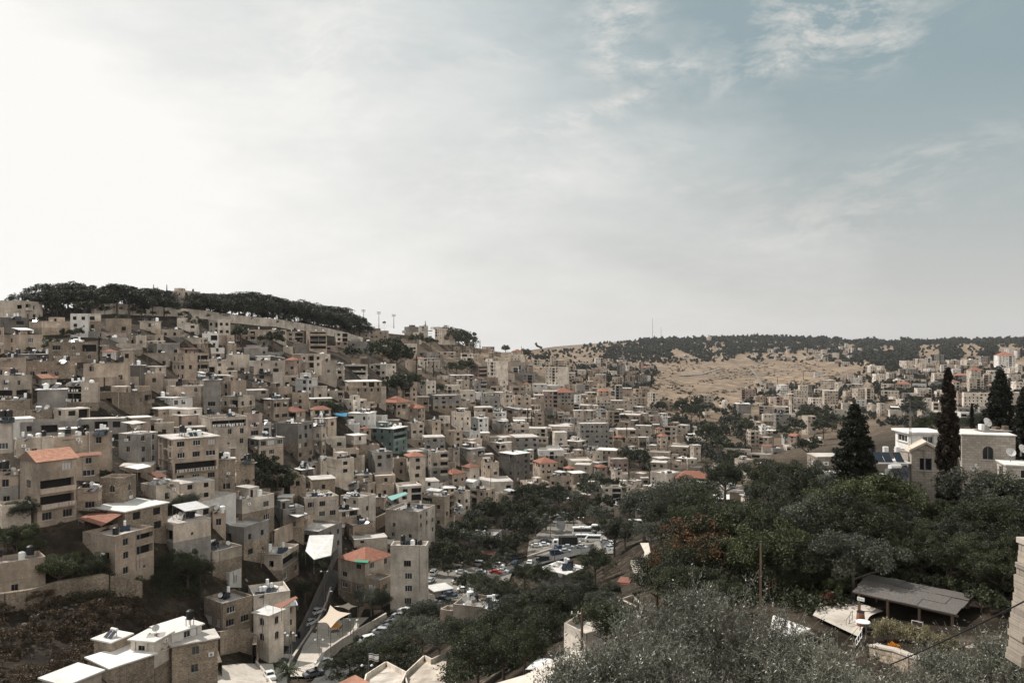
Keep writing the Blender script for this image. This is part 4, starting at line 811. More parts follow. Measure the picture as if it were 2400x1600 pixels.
# hilltop pine grove along the left ridge
top = [(60,688),(85,684),(110,678),(135,682),(160,680),(185,678),(205,682),(235,676),(262,676),(290,682),(318,688),(345,690),(372,688),(420,696),(455,684),(480,690),(505,694),(530,696),(560,698),(590,702),(615,700),(640,706),(665,712),(690,716),(712,720),(735,725),(760,728),(785,736),(812,746),(830,752)]
k = 0
for x, ty in top:
    for dx, base, sc_ in ((0, 0, 1), (13, 9, .9)):
        k += 1; yb = max(crest(x+dx)+4, ty+34)+base; yt = ty-11+rr.uniform(-9, 11)+base+(26 if 392 < x+dx < 452 else 0)
        tree('pine', x+dx, yb, yb-yt, desc='umbrella pine of the hilltop grove', group='umbrella pines on the left hilltop', wx=rr.uniform(.95, 1.4))
for x in range(70, 830, 16): tree('broadm', x, crest(x)+rr.uniform(8, 17), rr.uniform(14, 28), desc='dark tree under the hilltop pines')
for x, yb, h in ((360,712,46),(370,712,40),(378,712,34),(391,712,46)): tree('cypm', x, yb, h, desc='narrow cypress on the left skyline', group='skyline cypresses')
tree('pine', 1052, 812, 50, desc='umbrella pine at the ridge school'); tree('pine', 1075, 818, 48, desc='umbrella pine at the ridge school'); tree('pine', 1090, 822, 42, desc='umbrella pine at the ridge school')
for x, yb, h, q in ((976,880,50,'cypm'),(998,885,42,'cypm'),(1016,890,44,'cypm'),(1111,832,44,'cypm'),(1125,832,36,'cypm'),(1211,855,32,'cypm'),(1222,828,18,'cypm'),(1245,850,24,'cypm'),(1270,845,20,'cypm'),(886,958,64,'cypm'),(908,955,72,'cypm'),(232,852,64,'cypm'),(1237,1010,56,'cypm'),(1246,1012,48,'cypm'),(1469,1035,40,'cypm'),(1627,962,22,'cypm'),(1822,905,22,'cypm'),(1861,910,24,'cypm'),(1883,890,20,'cypm')):
    tree(q, x, yb, h)
for x, yb, h, q in ((895,865,62,'broadm'),(930,880,66,'broadm'),(915,845,50,'broadm'),(825,850,34,'broadm'),(1070,890,40,'broadm'),(1095,885,38,'broadm'),(945,945,60,'broadm'),(930,935,50,'broadm'),(965,925,46,'broadm'),(975,815,30,'broadm'),(1010,818,26,'broadm'),(1060,830,52,'broadm'),
    (1085,832,50,'broadm'),(1185,832,24,'broadm'),(1232,850,28,'broadm'),(640,825,46,'broadm'),(565,808,40,'broadm'),(560,795,30,'broadm'),(765,985,40,'broadm'),(785,985,36,'broadm'),(180,725,36,'broadm'),(200,745,36,'broadm'),(220,740,34,'broadm'),(160,800,32,'broadm'),(70,835,24,'broadm'),(185,795,28,'broadm'),
    (125,835,46,'broadm'),(455,780,36,'broadm'),(1025,935,34,'broadm'),(1125,975,22,'broadm'),(848,762,20,'broadm'),(900,762,10,'broadm'),(475,715,26,'broadm'),(285,765,26,'broadm'),(330,745,22,'broadm'),(610,1140,60,'broadm'),(650,1150,56,'broadm'),(625,1115,46,'dbush'),(600,1160,50,'broadm'),(680,1165,46,'broadm'),
    (1545,975,30,'broadm'),(1600,985,42,'broadm'),(1620,990,36,'broadm'),(1640,985,36,'broadm'),(1665,1060,60,'broadm'),(1690,1075,50,'broadm'),(1720,1100,40,'broadm'),(1745,1030,40,'broadm'),(1755,1010,26,'broadm'),(1475,1100,44,'broadm'),(1500,1112,52,'broadm'),(1455,1085,34,'broadm'),(1265,985,22,'broadm'),
    (1290,990,20,'broadm'),(1310,880,16,'broadm'),(1390,935,14,'broadm'),(1410,945,16,'broadm'),(1460,990,20,'broadm'),(1840,1040,40,'broadm'),(1870,1030,44,'broadm'),(1890,1000,40,'broadm'),(1925,990,36,'broadm'),(1895,1080,50,'broadm'),(1930,1030,44,'broadm'),(1950,1010,40,'broadm'),(2142,965,36,'broadm')):
    tree(q, x, yb, h)
# valley floor grove between the houses and the car parks
for x, yb, h in ((1050,1290,46),(1075,1275,46),(1035,1320,44),(1060,1330,46),(1085,1345,44),(1100,1300,48),(1125,1270,44),(1115,1245,40),(1140,1235,44),(1165,1240,40),(1190,1230,42),(1215,1240,44),(1240,1225,44),(1265,1215,40),(1225,1200,44),(1255,1190,40),(1285,1200,38),(1310,1190,36),(1340,1195,36),
    (1230,1275,46),(1205,1265,36),(1280,1245,44),(1255,1260,46),(1015,1350,36),(1190,1310,40),(1210,1300,44),(1170,1340,36),(1345,1240,30),(1370,1225,34),(1395,1235,40),(1410,1210,36),(1375,1180,36),(1395,1160,44),(1420,1180,44),(1405,1190,50),(1110,1330,36),(1140,1350,30),(1050,1355,28),(1150,1310,44)):
    tree('broadm' if rr.random() < .8 else 'olivef', x, yb, h, desc=None)
for x, yb, h, q in ((1440,1305,80,'broadn'),(1465,1290,60,'olivem'),(1230,1385,56,'broadn'),(1265,1392,60,'broadn'),(1395,1370,74,'broadn'),(1365,1390,50,'broadn'),(1140,1420,56,'broadn'),(1165,1440,60,'broadn'),(1185,1425,56,'broadn'),(1125,1400,50,'broadn'),(1200,1450,50,'olivem'),(1090,1395,40,'broadm'),
    (870,1445,52,'olivem'),(895,1440,50,'broadn'),(930,1340,30,'broadm'),(950,1260,26,'broadm'),(1000,1480,60,'olivem'),(970,1490,60,'broadn'),(940,1520,60,'olivem'),(990,1530,70,'olivem'),(1030,1550,76,'olivem'),(1060,1530,70,'broadn'),(1100,1560,90,'broadn'),(1150,1570,110,'broadn'),(1190,1540,110,'broadn'),(1240,1520,96,'broadn'),(1290,1500,96,'broadn'),
    (1250,1460,60,'broadn'),(1300,1450,66,'olivem'),(1340,1440,60,'olivem'),(1380,1425,56,'broadn'),(1330,1420,46,'olivem'),(1180,1600,110,'broadn'),(1120,1620,110,'broadn'),(1230,1590,110,'broadn'),(1270,1550,100,'broadn'),(900,1560,60,'olivem'),(870,1560,56,'lightn'),(850,1590,60,'broadn'),(930,1570,56,'lightn'),(820,1580,50,'broadn'),(790,1590,44,'broadn'),
    (1410,1440,50,'olivem'),(1430,1420,46,'broadn'),(1200,1500,70,'broadn'),(1150,1510,56,'broadn'),(1090,1500,40,'olivem'),(1420,1540,110,'broadn'),(1450,1500,80,'olivem'),(740,1360,50,'broadm'),(700,1340,40,'broadm'),(715,1410,36,'broadm')):
    tree(q, x, yb, h)
# left slope bushes and trees
for x, yb, h, q in ((40,1300,56,'lightn'),(70,1310,40,'lightn'),(15,1290,40,'lightn'),(140,1385,70,'lightn'),(170,1370,56,'broadn'),(205,1370,60,'broadn'),(125,1350,40,'lightn'),(235,1350,40,'broadn'),(400,1370,60,'broadn'),(440,1380,66,'broadn'),(470,1370,50,'broadn'),(420,1350,50,'lightn'),(380,1390,44,'broadn'),(250,1130,30,'broadn'),(420,1210,36,'broadn'),(445,1200,36,'olivem'),(60,1230,50,'broadn'),(30,1225,40,'broadn'),
    (140,1030,36,'broadm'),(200,1020,30,'broadm'),(250,1005,26,'broadm'),(110,1020,30,'broadm')):
    tree(q, x, yb, h)
for i in range(46):
    x, y = rr.uniform(-30, 420), rr.uniform(1400, 1560)
    if y > 1600-.45*(x+60) and x > 150: continue
    tree('bush', x, y+14, rr.uniform(22, 44), desc='dry brown bush', group='dry bushes on the lower left slope')
# right-hand near slope: dense dark trees
LM.append((2270,1400,'reed-roofed pergola')); LM.append((1790,1330,'leaning utility pole')); LM.append((1880,1330,'wooden ladder'))
n_ = 0
for row, (y0, h0, q) in enumerate(((1150,70,''),(1190,90,''),(1235,100,''),(1285,110,''),(1340,110,''))):
    x = 1500+row*10 if row else 1700
    while x < 2420:
        if 1500 < x < 1740 and row in (2, 3) and rr.random() < .6: x += 30; continue
        if rr.random() < .13 or (1712 < x < 1795 and row < 2): x += rr.uniform(36, 60); continue
        skip = (2060 < x < 2440 and row == 0) or (row >= 4 and (x > 2000 or x < 1560)) or (row == 3 and 2040 < x < 2160 and False) or (2085 < x < 2330 and row == 1)
        if not skip and not (x < 1640 and row == 0):
            h0 = h0; yb = y0+h0*.5+rr.uniform(-12, 12)-(20 if x > 2100 else 0)*(row > 0)
            if x < 1700: yb += 30
            q = rr.choices(('broadn','olivem','lightn'), (7, 4 if x > 1900 else 1, 1))[0]
            tree(q, x, yb, h0*rr.uniform(.85, 1.3)*(.6 if 2130 < x < 2310 and row < 4 else 1), desc=None); n_ += 1
        x += rr.uniform(36, 54)
for x, yb, h in ((1640,1385,190),(1598,1415,170),(1675,1410,170),(1560,1400,130)): tree('orangen', x, yb, h, desc='large tree flecked with orange blossoms')
for x, yb, h, q in ((1540,1440,110,'broadn'),(1590,1450,100,'broadn'),(1640,1440,90,'broadn'),(1560,1260,70,'olivem'),(1525,1290,60,'olivem'),(1700,1450,80,'broadn'),(1900,1380,60,'broadn'),(1935,1400,56,'broadn'),(1860,1400,50,'lightn'),(1960,1410,50,'lightn'),(1810,1190,90,'broadn'),(1850,1180,80,'broadn'),(1790,1150,60,'broadn'),
    (2100,1370,80,'broadn'),(2160,1370,90,'broadn'),(2230,1380,100,'broadn'),(2300,1400,110,'broadn'),(2350,1420,110,'broadn'),(2400,1400,130,'broadn'),(2280,1360,90,'broadn'),(1620,1190,60,'broadn'),(1660,1200,60,'broadn'),(2330,1290,90,'broadn'),(2390,1280,120,'broadn'),(2360,1200,70,'olivem')):
    tree(q, x, yb, h)
tree('cypn', 2222, 1215, 356, D=80, label='tall slim cypress rising above the skyline in front of the stone houses', lm='tall slim cypress', wx=2.0)
tree('cypw', 2003, 1185, 240, D=84, label='broad dark cypress left of the stone gable house', lm='broad cypress', wx=1.7)
tree('cypn', 2178, 1150, 90, D=96, label='short cypress peeking behind the glazed white-roofed room') if False else None
tree('cypw', 2345, 1120, 255, D=105, label='tall dark ragged cypress behind the long stone house at right', wx=1.25); tree('pinet', 2312, 1110, 150, D=112, label='lower dark pine left of the ragged cypress at right', wx=.8); tree('cypw', 2402, 1120, 215, D=100, label='dark cypress cut by the right edge above the stone houses', wx=1.3)
tree('cypm', 2278, 1040, 96, D=130, label='small pointed cypress left of the ragged pine', wx=1.8); tree('broadn', 2185, 1030, 70, D=140, label='round dark tree directly left of the tall slim cypress'); tree('broadn', 2160, 1045, 60, D=150); tree('olivem', 2310, 1020, 60, D=150); tree('olivem', 2255, 1020, 50, D=150)
tree('cypm', 1496, 1440, 56, D=85, label='thin small cypress beside the white house with tan canopies', wx=1.3)
tree('cypm', 2370, 1230, 130, D=80, label='dark cypress standing under the right-edge stone house', wx=2.0)
tree('pine', 2142, 985, 50, D=640, label='big round-headed tree in front of the far apartment blocks')
# palm
def palm(x, y, h, D, label):
    p = at(x, y, D); root = empty('palm_tree', p); b = MB(); b.tube((0,0,-.5),(0.1,0,h),.28,.2,8); b.build('trunk', M['bark'], root, True)
    f = MB(); g = random.Random(int(x))
    for i in range(38):
        a = g.uniform(0, 6.28); el = g.uniform(-.3, 1.2); L = g.uniform(1.8, 2.6); q = Vector((.1,0,h)); dr = Vector((math.cos(a)*math.cos(el), math.sin(a)*math.cos(el), math.sin(el)))
        sd = Vector((-math.sin(a), math.cos(a), 0))
        for k_ in range(7):
            t = k_/7; n_q = q+dr*L/7; dr = (dr+Vector((0,0,-.16))).normalized(); w = .42*math.sin(math.pi*(t*.9+.1))
            f.tri(q, n_q, q+sd*w-Vector((0,0,.12))+dr*.2, 0, [(g.random(),0)]*3); f.tri(q, q-sd*w-Vector((0,0,.12))+dr*.2, n_q, 0, [(g.random(),0)]*3); q = n_q
    f.build('fronds', LEAF['light'], root); tag(root, label, 'tree', 'palm trees')
palm(1930, 1250, 3.4, 92, 'bright fan palm beside the broad dark cypress foot'); palm(115, 845, 6, 262, 'shaggy palm left of the old arched rubble house'); palm(1522, 1118, 6.5, 430, 'dark bushy palm above the white-shuttered block')
palm(675, 1640, 4.2, 118, 'spiky agave-like palm at the bottom edge beside the street')
# foreground olives: long narrow leaves on twigs
def olive_big(name, R3, nsprig, seed, nl=20, leaf=.05):
    g = np.random.RandomState(seed); d = g.normal(size=(nsprig, 3)); d /= np.linalg.norm(d, axis=1, keepdims=True); d[:, 2] = np.where(d[:, 2] < -.25, -d[:, 2], d[:, 2])
    lump = 1+.22*np.sin(d[:, 0]*5+seed)*np.cos(d[:, 1]*4)+.14*np.sin(d[:, 2]*7+d[:, 0]*6)
    r = g.uniform(.35, 1.0, nsprig)**.5; S = d*(r*lump)[:, None]*np.array(R3)
    kc = 70; dc = g.normal(size=(kc, 3)); dc /= np.linalg.norm(dc, axis=1, keepdims=True); dc[:, 2] = np.where(dc[:, 2] < -.2, -dc[:, 2], dc[:, 2]); Cc = dc*(g.uniform(.55, 1.05, kc)**.7)[:, None]*np.array(R3)
    own = g.randint(0, kc, nsprig); off = g.normal(size=(nsprig, 3)); off /= np.linalg.norm(off, axis=1, keepdims=True); S2 = Cc[own]+off*(g.uniform(.2, 1, nsprig)**.5*.16*R3[0])[:, None]; use = g.rand(nsprig) < .72; S = np.where(use[:, None], S2, S)
    up = d*.8+g.normal(size=d.shape)*.45+np.array([0,0,.55]); up /= np.linalg.norm(up, axis=1, keepdims=True); Ls = g.uniform(.35, .85, nsprig); out = r > .9; Ls = np.where(out & (g.rand(nsprig) < .35), Ls*1.8, Ls)
    t = (np.arange(nl)+.5)/nl; P = S[:, None, :]+up[:, None, :]*(t[None, :, None]*Ls[:, None, None])+g.normal(size=(nsprig, nl, 3))*.012
    P[:, :, 2] -= (t**2*.12)[None, :]
    ld = up[:, None, :]*.7+g.normal(size=(nsprig, nl, 3))*.75; ld /= np.linalg.norm(ld, axis=2, keepdims=True); s = leaf*g.uniform(.7, 1.35, (nsprig, nl, 1))
    P = (P+ld*s).reshape(-1, 3); a = (ld*s).reshape(-1, 3); N = len(P); b = np.cross(a, g.normal(size=(N, 3))); b /= np.linalg.norm(b, axis=1, keepdims=True); b *= leaf*.24*g.uniform(.8, 1.3, (N, 1))
    V = np.stack([P-a, P-b, P+a, P+b], 1).reshape(-1, 3)
    me = bpy.data.meshes.new(name); me.vertices.add(4*N); me.vertices.foreach_set('co', V.ravel()); me.loops.add(4*N); me.loops.foreach_set('vertex_index', np.arange(4*N)); me.polygons.add(N)
    me.polygons.foreach_set('loop_start', np.arange(N)*4); me.polygons.foreach_set('loop_total', np.full(N, 4))
    ux = np.clip(.3*np.repeat(g.rand(nsprig), nl)+.7*g.rand(N)**1.25, 0, 1); uv = np.stack([np.repeat(ux, 4), np.repeat(g.rand(N), 4)], 1); l = me.uv_layers.new(name='UVMap'); l.data.foreach_set('uv', uv.ravel())
    me.materials.append(LEAF['olive']); me.update()
    tw = MB(); idx = g.permutation(nsprig)[:700]
    for i in idx: p = Vector(S[i]); q = p+Vector(up[i])*Ls[i]; tw.bar(p-Vector(up[i])*.3, q, .012)
    return me, tw.mesh('twigs', [M['obark']])
def big_olive(x, ytop, D, R3, ns, seed, label, zc, lm=None):
    p = at(x, ytop, D); c = Vector((p.x, p.y, p.z-R3[2]*1.10)); base = zc
    root = empty('olive_tree', (c.x, c.y, base)); me, tw = olive_big('crown', R3, ns, seed); h = c.z-base
    o = link('crown', me, root, (0,0,h)); link('twigs', tw, o)
    link('trunk', trunk_mesh('trunk', h+R3[2]*.1, .28, M['obark'], limbs=9, spread=R3[0]*.8, seed=seed), root)
    tag(root, label, 'tree', 'large olive trees in the foreground')
    if lm: LM.append((x, ytop+100, lm))
big_olive(1690, 1425, 23, (3.6,3.0,2.9), 6000, 1, 'large silvery olive tree filling the bottom centre-right of the view', -14.5, 'foreground olive tree')
big_olive(1470, 1530, 20, (2.6,2.4,2.6), 4600, 2, 'olive tree at the bottom left of the large silvery olive', -14)
big_olive(1900, 1545, 21, (2.2,2.2,2.4), 4200, 3, 'olive tree at the bottom right of the large silvery olive', -14)
big_olive(2340, 1520, 24, (2.5,2.4,2.6), 4600, 4, 'silvery olive tree in the bottom right corner below the pergola', -15, 'corner olive tree')
big_olive(2150, 1600, 23, (2.0,2.0,2.0), 1800, 5, 'low olive crown at the bottom edge left of the corner olive', -15.5)
# ------------------------------------------------------------------ distant woods: one mass that nobody could count
def woods():
    g = np.random.RandomState(3); C = []; Rr = []
    def add(x, y, hpx, wf=1.0):
        D = dist(x, y); p = at(x, y, D); h = hpx/F*D; n = 3 if hpx < 9 else 5
        for i in range(n):
            t = (i+.5)/n; C.append((p.x+g.normal()*h*.12*wf, p.y+g.normal()*h*.2, p.z+h*(.2+.65*t))); Rr.append((h*.24*wf*(1.25-.7*t), h*.24*wf*(1.25-.7*t), h*.20))
    def region(poly, n, h0, h1, wf=1.3, pat=None):
        xs = [p[0] for p in poly]; ys = [p[1] for p in poly]; k = 0; tries = 0
        while k < n and tries < n*30:
            tries += 1; x, y = g.uniform(min(xs), max(xs)), g.uniform(min(ys), max(ys))
            if not inside(poly, x, y) or inside(FIELD, x, y): continue
            if pat is not None and noise.noise(Vector((x*.02, y*.05, pat))) < .0+g.uniform(-.15,.15): continue
            add(x, y, g.uniform(h0, h1), wf*g.uniform(.6, 1.3)); k += 1
    for x in np.arange(1405, 2405, 3.2):
        c = crest(x)
        if (1405 < x < 1500 and g.rand() < .4): continue
        for j in range(2 if x > 1500 else 1): add(x+g.uniform(-2, 2), c+2+j*4+g.uniform(0, 3), g.uniform(6, 12)*(1 if x > 1500 else .7), g.uniform(.8, 1.5))
    region([(1440,812),(1560,800),(1900,798),(1930,806),(1900,818),(1700,815),(1560,825),(1470,830),(1440,845),(1400,845)], 420, 6, 11, 1.3)
    region([(1430,835),(1580,810),(1570,850),(1440,852)], 220, 6, 10, 1.3)
    region([(1240,805),(2400,800),(2400,880),(1900,925),(1500,935),(1260,880)], 900, 3, 8, 1.5, 9.)
    region([(1700,808),(2000,806),(2130,825),(2050,860),(1960,850),(1860,830),(1720,830)], 420, 6, 11, 1.5, .3)
    region([(1580,815),(1720,815),(1720,850),(1660,850)], 160, 6, 11, 1.4, 1.2)
    region([(1920,800),(2400,800),(2400,850),(2300,848),(2200,850),(2100,845),(2000,840),(1930,825)], 700, 7, 13, 1.5, .8)
    region([(2040,840),(2110,835),(2110,875),(2040,860)], 110, 9, 16, 1.3)
    region([(1240,826),(1440,815),(1440,835),(1240,845)], 90, 4, 7, 1.8, 2.)
    region([(1240,850),(1560,860),(1620,925),(1520,925),(1320,880)], 330, 6, 11, 1.6, 3.)
    region([(1480,940),(1700,930),(1900,880),(2100,890),(2400,860),(2400,1000),(1900,1000),(1700,985),(1500,985)], 700, 8, 16, 1.5, 4.)
    region([(2040,895),(2240,900),(2260,925),(2060,930)], 130, 9, 15, 1.6)
    region([(2050,975),(2400,980),(2400,1010),(2200,1060),(2080,1010)], 160, 12, 22, 1.5, 5.)
    region([(1540,985),(1780,990),(1750,1100),(1640,1080)], 220, 12, 24, 1.5, 6.)
    region([(1260,990),(1540,1000),(1560,1100),(1460,1130),(1300,1060)], 120, 10, 18, 1.5, 7.)
    me = leaf_mesh('distant_woods', C, Rr, 16, 1.0, .8, LEAF['pine'], seed=5); o = link('distant_woods', me)
    # leaf size grows with distance so that the mass stays closed
    n = len(me.vertices); co = np.empty(n*3); me.vertices.foreach_get('co', co); co = co.reshape(-1, 4, 3); m = co.mean(1, keepdims=True); k = np.clip(m[:, :, 1:2]/900, .35, 3.2); co = m+(co-m)*k; me.vertices.foreach_set('co', co.ravel()); me.update()
    tag(o, 'dark woods and scattered trees covering the far hills and valley slopes', 'woods', None, 'stuff')
woods()
for i, (x, y) in enumerate([(2020,1372),(2060,1378),(2100,1382),(2145,1388),(2190,1392),(2235,1398),(2275,1405),(2320,1412),(2365,1420),(2405,1425),(2300,1440),(2350,1450),(2395,1455),(2290,1385),(2340,1395),(2390,1400)]): tree('dbush', x, y, rr.uniform(44, 70), desc='dark bush under the near trees')
def field():
    g = np.random.RandomState(31); C = []; Rr = []
    while len(C) < 420:
        x, y = g.uniform(1510, 2000), g.uniform(846, 942)
        if not inside(FIELD, x, y) or noise.noise(Vector((x*.012, y*.05, 2))) < -.05: continue
        p = ground(x, y); h = g.uniform(.8, 2.2); C.append((p.x, p.y, p.z+h*.3)); Rr.append((h*g.uniform(1, 3), h, h*.5))
    o = link('field_scrub', leaf_mesh('field_scrub', C, Rr, 22, 1.1, .6, LEAF['scrub'], seed=8)); tag(o, 'small scrub dotted over the bare golden slope on the far side', 'scrub', None, 'stuff')
field()
def scrub():
    g = np.random.RandomState(9); C = []; Rr = []
    polys = [([(0,760),(520,775),(1000,820),(1450,930),(1700,1060),(1600,1200),(1000,1300),(700,1330),(450,1400),(0,1300)], 900, 8), ([(-60,1380),(420,1390),(500,1480),(60,1600),(-60,1600)], 700, 1), ([(1000,1300),(1450,1200),(1500,1330),(1300,1470),(1000,1500)], 300, 2)]
    for poly, n, z in polys:
        xs = [p[0] for p in poly]; ys = [p[1] for p in poly]; k = 0
        while k < n:
            x, y = g.uniform(min(xs), max(xs)), g.uniform(min(ys), max(ys))
            if not inside(poly, x, y) or noise.noise(Vector((x*.015, y*.03, z))) < -.05: continue
            p = ground(x, y); h = g.uniform(.3, 1.1); C.append((p.x, p.y, p.z+h*.3)); Rr.append((h*1.1, h*1.1, h*.7)); k += 1
    me = leaf_mesh('scrub', C, Rr, 60, .16, .5, LEAF['scrub'], seed=6); o = link('scrub', me); tag(o, 'low brown scrub and weeds covering the open hillside ground', 'scrub', None, 'stuff')
scrub()
def undergrowth():
    g = np.random.RandomState(19); C = []; Rr = []
    polys = [([(1530,1215),(1700,1140),(1800,1110),(2400,1130),(2400,1340),(2260,1345),(2260,1360),(2420,1440),(2400,1345),(2005,1345),(1990,1420),(1900,1440),(1850,1420),(1540,1430)], 1700, .5, 1.5), ([(1010,1260),(1200,1170),(1440,1170),(1450,1215),(1330,1195),(1290,1215),(1230,1270),(1210,1310),(1000,1335)], 900, .8, 1.8),
      ([(880,1450),(1000,1400),(1240,1370),(1420,1390),(1300,1500),(1240,1560),(1080,1600),(760,1600),(860,1520)], 1100, .4, 1.2), ([(100,1340),(330,1340),(330,1395),(110,1420)], 160, .5, 1.4), ([(355,1340),(470,1330),(480,1410),(360,1400)], 160, .5, 1.4), ([(560,1090),(700,1080),(700,1160),(560,1160)], 160, .8, 1.6)]
    for poly, n, h0, h1 in polys:
        xs = [p[0] for p in poly]; ys = [p[1] for p in poly]; k = 0
        while k < n:
            x, y = g.uniform(min(xs), max(xs)), g.uniform(min(ys), max(ys))
            if not inside(poly, x, y) or noise.noise(Vector((x*.012, y*.02, 5))) < -.25: continue
            p = ground(x, y); h = g.uniform(h0, h1); C.append((p.x, p.y, p.z+h*.4)); Rr.append((h*1.1, h*1.1, h*.8)); k += 1
    me = leaf_mesh('undergrowth', C, Rr, 75, .15, .55, LEAF['broad'], seed=16); o = link('undergrowth', me); tag(o, 'dark green undergrowth between the trees of the valley and the near slope', 'undergrowth', None, 'stuff')
undergrowth()
patch('path', [(1755,862),(1770,880),(1783,905)], [(1759,862),(1775,880),(1790,905)], M['lot'], 1.2, 10, 2)
patch('path', [(1590,880),(1640,876),(1690,862)], [(1590,882),(1642,879),(1694,864)], M['lot'], 1.2, 10, 2)
# ------------------------------------------------------------------ vehicles
PAINT = {'white': carpaint('car_white', (.70,.70,.69)), 'silver': carpaint('car_silver', (.38,.39,.40)), 'grey': carpaint('car_grey', (.12,.12,.13)), 'black': carpaint('car_black', (.02,.02,.022)), 'blue': carpaint('car_blue', (.02,.04,.085)), 'red': carpaint('car_red', (.35,.03,.02)), 'cream': carpaint('car_cream', (.5,.46,.4))}
def profile(b, pts, w, m, top=None, taper=1.0):
    """closed side profile (x,z) extruded over the width, upper points pulled in"""
    zmax = max(p[1] for p in pts); zm = .85
    def wy(z): return w/2*(1-(1-taper)*max(0, (z-zm)/(zmax-zm) if zmax > zm else 0))
    n = len(pts)
    for i in range(n):
        (x0,z0),(x1,z1) = pts[i], pts[(i+1) % n]; b.quad((x0,-wy(z0),z0),(x1,-wy(z1),z1),(x1,wy(z1),z1),(x0,wy(z0),z0), m)
    n0 = len(b.v); b.v += [(x,-wy(z),z) for x, z in pts]; b.f.append(tuple(range(n0, n0+n))); b.m.append(m); b.uv += [(0,0)]*n
    n0 = len(b.v); b.v += [(x,wy(z),z) for x, z in reversed(pts)]; b.f.append(tuple(range(n0, n0+n))); b.m.append(m); b.uv += [(0,0)]*n
VP = {}
def vehicle_parts(kind):
    if kind in VP: return VP[kind]
    body = MB(); gl = MB(); wr = .33
    if kind == 'car':
        L, w = 4.3, 1.74; body_p = [(-2.1,.35),(-2.15,.75),(-2.0,.92),(-1.5,.95),(-1.0,1.38),(.35,1.42),(1.0,.98),(1.9,.85),(2.12,.6),(2.1,.3)]
        glass = [(-1.42,.97),(-.98,1.32),(.33,1.36),(.88,1.0)]; wx = (-1.3, 1.32)
    elif kind == 'van':
        L, w = 4.6, 1.85; body_p = [(-2.2,.35),(-2.25,1.0),(-2.15,1.75),(-1.9,1.85),(.7,1.85),(1.3,1.2),(2.0,1.0),(2.25,.75),(2.2,.3)]
        glass = [(-1.9,1.15),(-1.85,1.7),(.65,1.72),(1.15,1.2)]; wx = (-1.4, 1.45)
    elif kind == 'bus':
        L, w = 11.5, 2.5; body_p = [(-5.7,.4),(-5.75,1.2),(-5.7,3.0),(-5.5,3.2),(5.3,3.2),(5.65,2.9),(5.75,1.2),(5.7,.4)]; glass = [(-5.3,1.5),(-5.3,2.75),(5.3,2.75),(5.3,1.5)]; wx = (-3.4, 3.9); wr = .5
    elif kind == 'minibus':
        L, w = 6.2, 2.0; body_p = [(-3.0,.4),(-3.05,1.2),(-3.0,2.4),(-2.8,2.55),(1.9,2.5),(2.6,1.4),(3.0,1.1),(3.1,.4)]; glass = [(-2.7,1.4),(-2.7,2.2),(1.8,2.2),(2.35,1.4)]; wx = (-1.9, 2.1); wr = .38
    elif kind == 'truck':
        L, w = 9.0, 2.4; body_p = [(2.6,.5),(2.6,2.5),(4.1,2.5),(4.5,1.6),(4.55,.5)]; glass = [(3.2,1.5),(3.2,2.3),(4.0,2.3),(4.3,1.55)]; wx = (-2.6, 3.6); wr = .5
    profile(body, body_p, w, 0, taper=.82 if kind in ('car','van') else .94)
    for i in range(len(glass)-1 if kind not in () else 0): pass
    cx_ = sum(p[0] for p in glass)/4; cz = sum(p[1] for p in glass)/4
    zt = max(p[1] for p in body_p); tp = .82 if kind in ('car','van') else .94
    def wy(z): return w/2*(1-(1-tp)*max(0, (z-.85)/(zt-.85)))+.012
    for sgn in (-1, 1):
        n0 = len(gl.v); q = [(x, sgn*wy(z), z) for x, z in glass]; q = q if sgn > 0 else q[::-1]; gl.v += q; gl.f.append((n0,n0+1,n0+2,n0+3)); gl.m.append(0); gl.uv += [(0,0)]*4
    # front and rear screens, just proud of the body
    for i in range(len(body_p)):
        (x0,z0),(x1,z1) = body_p[i], body_p[(i+1) % len(body_p)]
        if min(z0, z1) > .9 and abs(z1-z0) > .3 and kind in ('car','van'):
            s = .02 if x0+x1 > 0 else -.02; a = .12
            gl.quad((x0+(x1-x0)*a+s,-wy(z0)*.88,z0+(z1-z0)*a+.01),(x0+(x1-x0)*(1-a)+s,-wy(z1)*.88,z0+(z1-z0)*(1-a)+.01),(x0+(x1-x0)*(1-a)+s,wy(z1)*.88,z0+(z1-z0)*(1-a)+.01),(x0+(x1-x0)*a+s,wy(z0)*.88,z0+(z1-z0)*a+.01))
    if kind in ('bus','minibus','truck'):
        x = max(p[0] for p in glass)+(.47 if kind == 'bus' else .1); z0, z1 = (1.4,2.7) if kind == 'bus' else (1.45,2.15)
        gl.quad((x,-w*.42,z0),(x,w*.42,z0),(x-(0.02 if kind == 'bus' else .35),w*.42,z1),(x-(0.02 if kind == 'bus' else .35),-w*.42,z1))
    wh = []
    for x in wx:
        for s in (-1, 1):
            b = MB(); b.tube((x, s*(w/2-.22), wr), (x, s*(w/2+.01), wr), wr, wr, 12, 0); b.tube((x, s*(w/2+.01), wr), (x, s*(w/2+.02), wr), wr*.55, wr*.55, 8, 1); wh.append(b.mesh('wheel', [M['rubber'], M['steel']]))
    VP[kind] = (body, gl.mesh('windows', [M['glass']]), wh); return VP[kind]
_bm = {}
